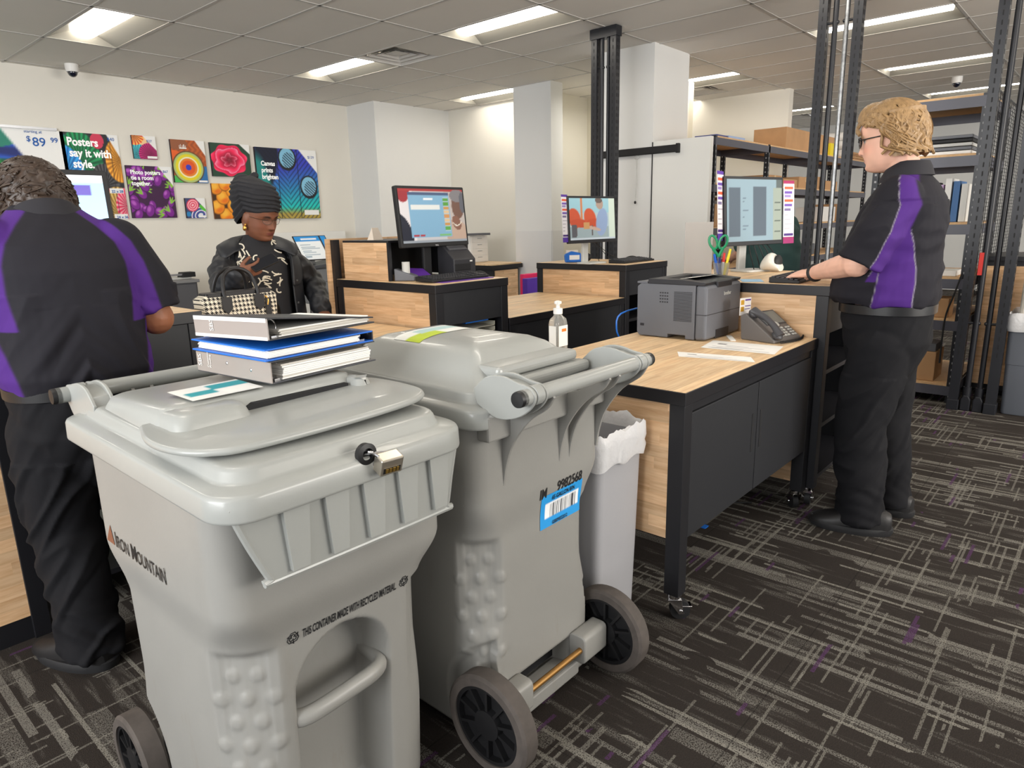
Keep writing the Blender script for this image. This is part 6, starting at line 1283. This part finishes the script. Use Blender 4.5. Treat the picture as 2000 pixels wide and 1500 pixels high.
# ------------------------------------------------------------------ black slotted pole frames standing in a row
def slotted(b, x, y, w, d, z0, z1, side):
    b.bx(x - w / 2, x + w / 2, y - d / 2, y + d / 2, z0, z1)
def pole_frame(label, y0, y1, rod_m, top=True):
    x = 5.62; t = thing('pole_frame', label, 'pole frame', (x, (y0 + y1) / 2, 0), 0, 'black pole frames in a row'); L = y1 - y0
    for y, s in ((y0 + .03, -1), (y1 - .03, 1)):
        b = MB().bx(x - .035, x + .035, y - .03, y + .03, .06, CZ)
        n = 46
        for k in range(n): z = .4 + k * .057; b.bx(x - .0362, x - .034, y - .004, y + .004, z, z + .03, mi=1); b.bx(x + .01, x + .018, y + s * .03 - .001, y + s * .03 + .0012, z, z + .03, mi=1); b.bx(x - .018, x - .006, y - .0312, y - .029, z, z + .03, mi=1)
        b.obj('post', [M_RACK, M_DARK], t, recalc=False)
        MB().bx(x - .045, x + .045, y - .037, y + .037, 0, .075).obj('foot', M_RACK, t, bevel=.004)
    for k, y in enumerate((y0 + L * .37, y0 + L * .63)):
        r = MB().cyl((x, y, .14), (x, y, CZ), .019 if k else .017, n=14).cyl((x, y, .1), (x, y, .17), .026, n=14).obj('rod', rod_m[k], t)
        MB().prism([(-.03, 0), (.03, 0), (.03, .08), (.015, .11), (-.015, .11), (-.03, .08)], x - .03, x + .03, 'x', M=Matrix.Translation((0, y, 0.001))).obj('rod_foot', M_RACK, t, bevel=.006)
    b = MB()
    for z in (.62, 2.72): b.cyl((x, y0 + .05, z), (x, y0 + L * .40, z), .009, n=10).cyl((x, y1 - .05, z), (x, y0 + L * .60, z), .009, n=10).sph((x, y0 + L * .42, z), .014, 10, 8).sph((x, y0 + L * .58, z), .014, 10, 8)
    b.obj('spacer_pin', M_RACK, t)
    if top: MB().bx(x - .045, x + .045, y0 - .01, y1 + .01, CZ - .09, CZ - .005).obj('top_cap', M_RACK, t)
    return t
pole_frame('black pole frame behind the monitor with red chairs, tallest at centre', 3.635, 3.90, (M_RACK, M_RACK)); pole_frame('black pole frame with one worn silver rod, behind the document monitor', 1.60, 1.90, (M_ROD, M_RACK)); 
t = pole_frame('black pole frame at far right beside the wire rack, red strap on it', .52, .80, (M_RACK, M_RACK)); MB().bx(5.588, 5.594, .70, .725, .95, 1.1).obj('red_strap', mat('red_strap', (190, 50, 44), .6), t)
# roller screen bar on the white pier + cord
t = thing('roller_bar', 'black horizontal roller bar mounted on the white pier behind the poles', 'roller bar', (6.38, 3.82, 2.0)); MB().prism(rrect(.02, .035, .008, 3, (6.375, 2.04)), 3.43, 4.36, 'y').obj('housing', M_INK, t); MB().prism(rrect(.024, .045, .01, 3, (6.374, 2.04)), 3.405, 3.43, 'y').obj('end_cap', M_INK, t)
t = thing('pull_cord', 'thin white pull cord with small dark knob hanging on the white pier', 'cord', (6.37, 3.88, 1.5)); MB().tube([(6.375, 3.88 + .03 * math.cos(a), 1.985 + .02 * math.sin(a)) for a in [2 * PI * k / 12 for k in range(13)]], .003, 5).tube([(6.375, 3.872, 1.965), (6.38, 3.885, 1.72), (6.38, 3.892, 1.55)], .0025, 5).tube([(6.375, 3.888, 1.965), (6.38, 3.87, 1.75), (6.38, 3.892, 1.55)], .002, 5).obj('cord', M_LGREY, t); MB().sph((6.378, 3.892, 1.54), (.012, .012, .016), 10, 8).obj('knob', M_INK, t)

# ------------------------------------------------------------------ rivet racks
def rack(label, x0, x1, y0, y1, H, shelves, bays, front='y', m=M_RACK, beam=M_RACKG):
    t = thing('storage_rack', label, 'rack', ((x0 + x1) / 2, (y0 + y1) / 2, 0), 0); p = .045
    xs = bays
    for i, x in enumerate(xs):
        for y in (y0, y1 - p):
            b = MB().bx(x, x + p, y, y + .004, 0, H).bx(x, x + .004, y, y + p, 0, H) if i < len(xs) - 1 or True else None
            for k in range(int(H / .05)):
                z = .03 + k * .05; b.bx(x + .016, x + .030, y - .0012, y + .0052, z + .012, z + .026, mi=1).bx(x + .020, x + .026, y - .0012, y + .0052, z, z + .014, mi=1).bx(x - .0012, x + .0052, y + .016, y + .030, z + .012, z + .026, mi=1)
            b.obj('upright', [m, M_KEY], t, recalc=False)
    for z in shelves:
        for a, c in zip(xs[:-1], xs[1:]):
            MB().bx(a + .006, c + p - .006, y0 + .006, y1 - .006, z - .018, z).obj('shelf', M_PLY, t)
            b = MB().bx(a + .004, c + p, y0 - .004, y0 + .004, z - .085, z - .016).bx(a + .004, c + p, y1 - .004, y1 + .004, z - .085, z - .016).bx(a - .004, a + .004, y0, y1, z - .085, z - .016).bx(c + p - .004, c + p + .004, y0, y1, z - .085, z - .016).obj('beam', beam, t)
    return t
M_KEY = mat('keyhole', (150, 150, 152), .6)
rack('long black rack with boxes along the back, right of the white partition', 6.52, 11.75, 3.10, 3.66, 2.14, (2.14, 1.70, 1.28, .86, .3), (6.52, 7.85, 9.8, 11.70))
rack('tall black rack of dark sheets and books behind the blond person', 5.76, 6.75, .80, 1.48, 2.14, (2.14, 1.76, 1.30, .92, .62, .14), (5.76, 6.70))
# wire side panel
b = MB()
for k in range(54): z = .78 + k * .026; b.cyl((5.82, .786, z), (7.6, .786, z), .0022, n=5)
for k in range(19): x = 5.82 + k * .099; b.cyl((x, .782, .76), (x, .782, 2.17), .0026, n=5)
for z in (.77, 2.17): b.cyl((5.8, .784, z), (7.62, .784, z), .006, n=6)
b.solo('wire_panel', mat('dark_wire', (46, 46, 48), .4, .6), 'tall black wire grid panel on the side of the rack at far right', 'wire panel', loc=(6.7, .784, .76), recalc=False)
def bxt(name, m, label, cat, x0, x1, y0, y1, z0, z1, group=None, bevel=.004):
    return MB().bx(x0, x1, y0, y1, z0, z1).solo(name, m, label, cat, group, bevel=bevel)
def carton(label, x0, x1, y0, y1, z0, z1, group=None, m=None, tape=True):
    t = thing('carton', label, 'box', ((x0 + x1) / 2, (y0 + y1) / 2, z0), 0, group); MB().bx(x0, x1, y0, y1, z0, z1).obj('box', m or M_CARD, t, bevel=.004)
    if tape: xm = (x0 + x1) / 2; MB().bx(xm - .025, xm + .025, y0 - .001, y1, z1 - .06, z1 + .001).obj('tape', mat('packing_tape', (196, 164, 120), .3), t)
    return t
# on the long rack
carton('big cardboard carton on top of the long rack', 8.62, 10.45, 3.2, 3.6, 2.142, 2.40, tape=False)
bxt('yellow_carton', mat('yellow_box', (222, 200, 30), .5), 'small bright yellow box on top of the long rack', 'box', 10.02, 10.34, 3.12, 3.19, 2.142, 2.30)
for i in range(2):
    for k in range(3):
        MB().cyl((10.62 + .30 * i, 3.14, 2.201 + .1145 * k), (10.62 + .30 * i, 3.5, 2.201 + .1145 * k), .057, n=18).solo('paper_roll', M_WHITE, ('bottom', 'middle', 'top')[k] + ' white paper roll of the ' + ('left', 'right')[i] + ' stack on the long rack', 'paper roll', 'white paper rolls on the rack')
for k in range(4): bxt('flat_carton', (M_CARD2, M_CARD)[k % 2], ('lowest', 'second', 'third', 'topmost')[k] + ' flattened carton at right end of the long rack top', 'flat box', 11.15, 11.72, 3.14 + .01 * k, 3.6, 2.142 + .03 * k, 2.168 + .03 * k, 'flattened cartons on the rack')
bxt('ream_packet', mat('blue_white_pack', (150, 170, 206), .5), 'pale blue packet lying on the left end of the long rack top', 'packet', 6.95, 7.35, 3.16, 3.4, 2.142, 2.175)
bxt('ream_packet', mat('dark_blue_pack', (60, 70, 130), .5), 'dark blue packet left of the pale one on the long rack', 'packet', 6.68, 6.93, 3.16, 3.4, 2.142, 2.168)
xx = 8.05
for k, (w, h) in enumerate(((.42, .13), (.46, .10), (.50, .14), (.40, .16), (.5, .12))):
    carton(('leftmost', 'second', 'middle', 'fourth', 'rightmost') [k] + ' low carton on the second shelf of the long rack', xx, xx + w, 3.165, 3.5, 1.702, 1.702 + h, 'cartons on the second shelf', tape=k % 2 == 0); xx += w + .06
for k in range(3): bxt('file_box', (M_CARD, M_WHITE, M_CARD2)[k], ('brown', 'white', 'dark brown')[k] + ' file box in the left bay of the long rack', 'box', 6.66 + .26 * k, 6.88 + .26 * k, 3.14, 3.45, 1.282, 1.50 + .04 * k, 'file boxes in the left bay')
carton('brown carton at right end of the third shelf of the long rack', 10.7, 11.1, 3.14, 3.5, 1.282, 1.52)
bxt('white_bin', M_WHITE, 'white plastic bin on the third shelf of the long rack', 'bin', 9.95, 10.5, 3.14, 3.5, 1.282, 1.48); bxt('desktop_printer', M_LGREY, 'pale desktop printer on the fourth shelf of the long rack', 'printer', 8.5, 9.0, 3.14, 3.55, .862, 1.08); bxt('desktop_printer', M_GREY, 'dark desktop printer on the fourth shelf of the long rack', 'printer', 9.3, 9.75, 3.14, 3.55, .862, 1.0)
# on the tall rack: flat sheets, books, cartons
for k in range(5): bxt('mounting_board', (M_GREY, M_INK, M_LGREY, M_GREY, M_WHITE)[4 - k], ('lowest white', 'second grey', 'third pale grey', 'fourth black', 'topmost grey')[k] + ' mounting board on the tall rack', 'board', 5.80, 6.6, .88, 1.42, 1.762 + .026 * k, 1.784 + .026 * k, 'mounting boards on the tall rack')
for k, c in enumerate(((220, 218, 212), (70, 110, 160), (230, 228, 224), (190, 160, 200), (60, 60, 70), (226, 224, 220), (200, 120, 90), (224, 222, 218), (90, 130, 110), (226, 226, 224))): bxt('binder_book', mat('book_cover', c, .6), ('first', 'second', 'third', 'fourth', 'fifth', 'sixth', 'seventh', 'eighth', 'ninth', 'tenth')[k] + ' upright book from the right post on the tall rack', 'book', 5.80, 6.05, .87 + .05 * k, .91 + .05 * k, 1.302, 1.56 + .02 * (k % 3), 'upright books on the tall rack', .002)
carton('brown carton on the bottom shelf of the tall rack', 5.80, 6.1, .94, 1.2, .142, .36); bxt('parts_box', M_GREY, 'grey box of parts lying on the brown carton', 'box', 5.82, 6.05, .95, 1.15, .361, .42)
for k in range(3): bxt('small_carton', (M_CARD, M_WHITE, M_CARD2)[k], ('brown', 'white', 'dark brown')[k] + ' small carton on the middle shelf of the tall rack', 'box', 5.80, 6.0, .90 + .17 * k, 1.04 + .17 * k, .622, .76 - .03 * k, 'small cartons on the tall rack')
for k in range(4): bxt('paper_stack', M_PAPER, ('rightmost', 'second', 'third', 'leftmost')[k] + ' stack of white paper on the waist high shelf of the tall rack', 'paper', 5.80, 6.05, .88 + .14 * k, 1.0 + .14 * k, .922, .96 + .03 * k, 'paper stacks on the tall rack', .002)
# wood-backed cabinet behind the right pole frame, waste bin beside it
t = thing('display_cabinet', 'wood backed black cabinet behind the right hand pole frame', 'cabinet', (6.5, .45, 0)); MB().bx(6.12, 6.14, -.5, .76, .1, .98).obj('wood_panel', M_WYZ, t); MB().bx(6.141, 6.8, -.5, .76, .06, 1.02).obj('carcass', M_BLK2, t); MB().bx(6.10, 6.82, -.52, .775, 1.02, 1.05).obj('top', M_BLK, t)
c = (5.85, .325); t = thing('waste_bin', 'large dark grey waste bin at right edge of the photo', 'trash can', (c[0], c[1], 0)); rings = [[(c[0] + x * q, c[1] + y * q, z) for x, y in rrect(.22, .19, .03, 4)] for z, q in ((.003, .88), (.02, .9), (.35, .95), (.352, .965), (.64, 1.), (.66, 1.))]
MB().loft(rings).obj('bin_body', mat('dark_grey_bin', (88, 92, 100), .5), t)
rings = []; pl = resample(rrect(.225, .195, .035, 5), 70)
for k, (q, z) in enumerate(((1.02, .58), (1.05, .60), (1.04, .64), (1.05, .675), (1.0, .70), (.95, .69), (.9, .6))): rings.append([(c[0] + x * (q + .04 * abs(noise.noise(Vector((j * .25, k * .7, 2))))), c[1] + y * (q + .04 * abs(noise.noise(Vector((j * .25, k * .7, 2))))), z + .012 * noise.noise(Vector((j * .3, k * .5, 5)))) for j, (x, y) in enumerate(pl)])
MB().loft(rings, cap0=False, cap1=False).solo('bin_liner', M_LINER, 'white plastic liner over the large dark grey waste bin', 'trash bag', loc=(c[0], c[1], .58))
MB().prism(rrect(.17, .15, .04, 4, c), .60, 1.0).solo('foam_block', mat('cream_foam', (232, 226, 214), .7), 'tall cream block standing inside the dark grey waste bin', 'box')
b = MB().tube(bez([(5.72, .83, .95), (5.70, .86, .8), (5.72, .90, .62), (5.72, .90, .3)], 16), .006, 8); b.solo('power_cable', M_INK, 'black cable hanging down the right post of the tall rack', 'cable')

# ------------------------------------------------------------------ far left: cabinet with trimmer, kiosk, back counter
t = thing('steel_cabinet', 'grey two door cabinet against the poster wall', 'cabinet', (3.1, 8.4, 0)); M_CAB = mat('charcoal_cabinet', (84, 84, 88), .5)
MB().bx(2.55, 3.62, 8.12, 8.70, .03, .765).obj('carcass', M_CAB, t, bevel=.003); MB().bx(2.53, 3.64, 8.09, 8.715, .765, .80).obj('top', mat('cabinet_top', (126, 126, 126), .45), t, bevel=.004); MB().bx(2.57, 3.60, 8.14, 8.6, 0, .03).obj('plinth', M_DARK, t)
for k in range(2): d = MB().bx(2.57 + .52 * k, 3.08 + .52 * k, 8.105, 8.12, .05, .745).obj('door', M_CAB, t, bevel=.003); MB().bx(3.035 + .06 * k, 3.055 + .06 * k, 8.098, 8.106, .40, .55).obj('handle', M_INK, d, bevel=.002); MB().cyl((3.045 + .06 * k, 8.106, .6), (3.045 + .06 * k, 8.098, .6), .012, n=12).obj('lock', M_CHROME, d)
t = thing('paper_trimmer', 'black and grey paper trimmer on top of the grey cabinet', 'paper trimmer', (3.3, 8.45, .801)); MB().bx(3.0, 3.62, 8.25, 8.65, .801, .822).obj('table', M_LGREY, t, bevel=.003); MB().prism([(2.95, .823), (3.06, .823), (3.06, .86), (3.0, .86)], 8.22, 8.66, 'y').prism([(3.50, .823), (3.66, .823), (3.66, .88), (3.52, .88)], 8.22, 8.36, 'y').obj('clamp', M_INK, t, bevel=.004); MB().bx(3.06, 3.52, 8.24, 8.27, .845, .865).obj('rail', M_STEEL, t)
bxt('counter_sign', M_INK, 'small black framed sign standing behind the worker seen from behind', 'sign', 2.70, 2.90, 8.5, 8.52, .80, 1.03)
bxt('counter_sign', mat('blue_sign_small', (30, 130, 206), .5), 'small blue sign on the cabinet left of the coat', 'sign', 3.66, 3.72, 8.42, 8.44, .80, 1.02) if False else None
t = thing('self_service_kiosk', 'grey self service copier with tilted blue instruction board beside the coat', 'copier', (4.85, 7.5, 0)); M_KG = mat('kiosk_grey', (120, 122, 124), .45)
MB().bx(4.62, 4.98, 7.35, 7.75, .45, .70).prism([(4.60, .86), (5.16, .86), (5.02, .70), (4.66, .70)], 7.35, 7.75, 'y').obj('copier_body', M_KG, t, bevel=.01); MB().prism([(4.66, .86), (5.16, .92), (5.16, .95), (4.66, .90)], 7.33, 7.77, 'y').obj('paper_feeder', mat('kiosk_dark', (72, 74, 78), .45), t, bevel=.006)
for x in (4.64, 4.94):
    for y in (7.37, 7.68): MB().bx(x, x + .04, y, y + .04, 0, .45).obj('leg', M_STEEL, t)
MB().bx(4.99, 5.14, 7.45, 7.7, .0, .62).obj('payment_unit', mat('kiosk_dark2', (64, 66, 70), .45), t, bevel=.005)
def im_ks(U, V):
    g = full(U, (232, 238, 242)); g = over(g, rect(U, V, 0, 1, .78, 1) + rect(U, V, .84, 1, 0, 1), (34, 140, 214)); g = over(g, rect(U, V, .8, .84, 0, 1), (30, 32, 38))
    for k in range(7): g = over(g, rect(U, V, .1, .3 + .06 * ((k * 5) % 7), .1 + .085 * k, .135 + .085 * k), (150, 170, 186))
    return over(g, rect(U, V, .2, .7, .85, .93), (236, 240, 244))
picture('instruction_board', .44, .34, im_ks, M_VC, t, basis((1, 0, 0), (0, -.8, .6), (4.62, 7.40, .98)), 40, 30); MB().bx(-.01, .45, -.01, .35, -.012, -.002, M=basis((1, 0, 0), (0, -.8, .6), (4.62, 7.40, .98))).obj('board_backing', M_INK, t); MB().bx(4.80, 4.86, 7.55, 7.60, .9, 1.05).obj('board_post', M_STEEL, t)
bxt('white_divider', W_WHITE, 'low white divider panel standing against the poster wall behind the kiosk', 'divider', 4.9, 6.05, 8.55, 8.60, .0, 1.30)
t = thing('display_counter', 'low black counter with wooden top near the slim white column', 'counter', (6.7, 6.5, 0)); MB().bx(6.48, 7.06, 6.05, 7.0, .83, .845).obj('worktop', M_WX, t); MB().bx(6.47, 7.07, 6.04, 7.01, .78, .83).obj('edge_band', M_EDGE, t); MB().bx(6.52, 7.03, 6.08, 6.97, 0, .78).obj('carcass', M_BLK2, t); MB().bx(6.56, 7.0, 6.065, 6.08, .3, .76).obj('wood_panel', M_WXZ, t)
t = thing('paper_sorter', 'white drawer unit standing on the low black counter by the back wall', 'drawer unit', (6.9, 6.75, .846)); MB().bx(6.66, 7.0, 6.6, 6.95, .846, 1.20).obj('shell', M_WHITE, t, bevel=.006)
for k in range(4): d = MB().bx(6.68, 6.98, 6.594, 6.6, .86 + .083 * k, .935 + .083 * k).obj('drawer', M_WHITE, t, bevel=.003); MB().bx(6.79, 6.87, 6.588, 6.594, .91 + .083 * k, .917 + .083 * k).obj('handle', M_STEEL, d)
MB().bx(6.50, 6.95, 6.5, 6.62, 1.205, 1.235).solo('laptop_bar', M_GREY, 'dark flat device lying across the top of the white drawer unit', 'device', bevel=.004) 
bxt('product_box', mat('violet_box', (76, 40, 150), .5), 'violet upright box behind the low empty counter', 'box', 5.40, 5.85, 4.55, 4.62, 0, .80); bxt('product_box', mat('pink_box', (214, 34, 90), .5), 'pink upright box just behind the violet one', 'box', 5.48, 5.90, 4.66, 4.72, 0, .835); bxt('red_folder', mat('red_folder', (206, 34, 50), .5), 'red folder in front of the violet box', 'folder', 5.60, 5.84, 4.50, 4.54, 0, .66)
MB().prism(rrect(.02, .03, .005, 2), .0, .002, M=Matrix.Translation((2.72, 1.28, .001))).solo('blue_tag', M_BLUE, 'tiny blue tag lying on the carpet below the sliding doors', 'tag') 
b = MB().tube(bez([(2.9, 1.6, .32), (2.98, 1.45, .12), (3.05, 1.3, .01), (3.1, 1.2, .008)], 14), .005, 6); b.solo('power_cable', M_INK, 'black cable drooping to the carpet under the low counter', 'cable')
# ------------------------------------------------------------------ light, world, camera
w = bpy.data.worlds.new('world'); sc.world = w; w.use_nodes = True; w.node_tree.nodes['Background'].inputs[0].default_value = (.97, .97, .96, 1); w.node_tree.nodes['Background'].inputs[1].default_value = 1.05
def area(name, loc, aim, size, power, col=(1, 1, 1), sy=None):
    l = bpy.data.lights.new(name, 'AREA'); l.energy = power; l.size = size; l.color = col
    if sy: l.shape = 'RECTANGLE'; l.size_y = sy
    o = new(name, l); o.location = loc; o.rotation_euler = (Vector(aim) - Vector(loc)).to_track_quat('-Z', 'Y').to_euler(); return o
area('ceiling_fill', (-4.0, 1.5, 1.9), (0, 3.5, 4.2), 4.0, 400, (.97, .985, 1.), 2.0)  # unseen fill lamp, added and aimed upward to brighten the ceiling
area('ceiling_fill', (4.0, -4.6, 1.9), (6, -1, 4.4), 5.0, 520, (1., .95, .88), 2.0)  # second added uplight out of view, warmer, also for the ceiling
area('recess_fill', (7.9, 5.0, 2.9), (7.9, 5.0, 0), .5, 14, (1, .96, .88))  # fill lamp added to lift the dark walls of the recess
cam = bpy.data.cameras.new('camera'); co = new('camera', cam); sc.camera = co
F, YAW, PIT, ROL, CH = 1334.39, .7260535532, .2327839964, -.0225617075, 1.37
cam.sensor_fit = 'HORIZONTAL'; cam.sensor_width = 36; cam.lens = 36 * F / 2000; cam.clip_start = .02; cam.clip_end = 100
ca, sa, cb, sb = math.cos(YAW), math.sin(YAW), math.cos(PIT), math.sin(PIT)
fw = Vector((ca * cb, sa * cb, -sb)); rt = Vector((sa, -ca, 0)); up = rt.cross(fw); r2 = math.cos(ROL) * rt + math.sin(ROL) * up; u2 = -math.sin(ROL) * rt + math.cos(ROL) * up
co.matrix_world = Matrix(((r2.x, u2.x, -fw.x, 0), (r2.y, u2.y, -fw.y, 0), (r2.z, u2.z, -fw.z, CH), (0, 0, 0, 1)))
sc.view_settings.view_transform = 'Standard'; sc.view_settings.look = 'None'; sc.view_settings.exposure = -0.03
sc.cycles.use_denoising = True; sc.cycles.max_bounces = 7; sc.cycles.diffuse_bounces = 4; sc.cycles.sample_clamp_indirect = 6
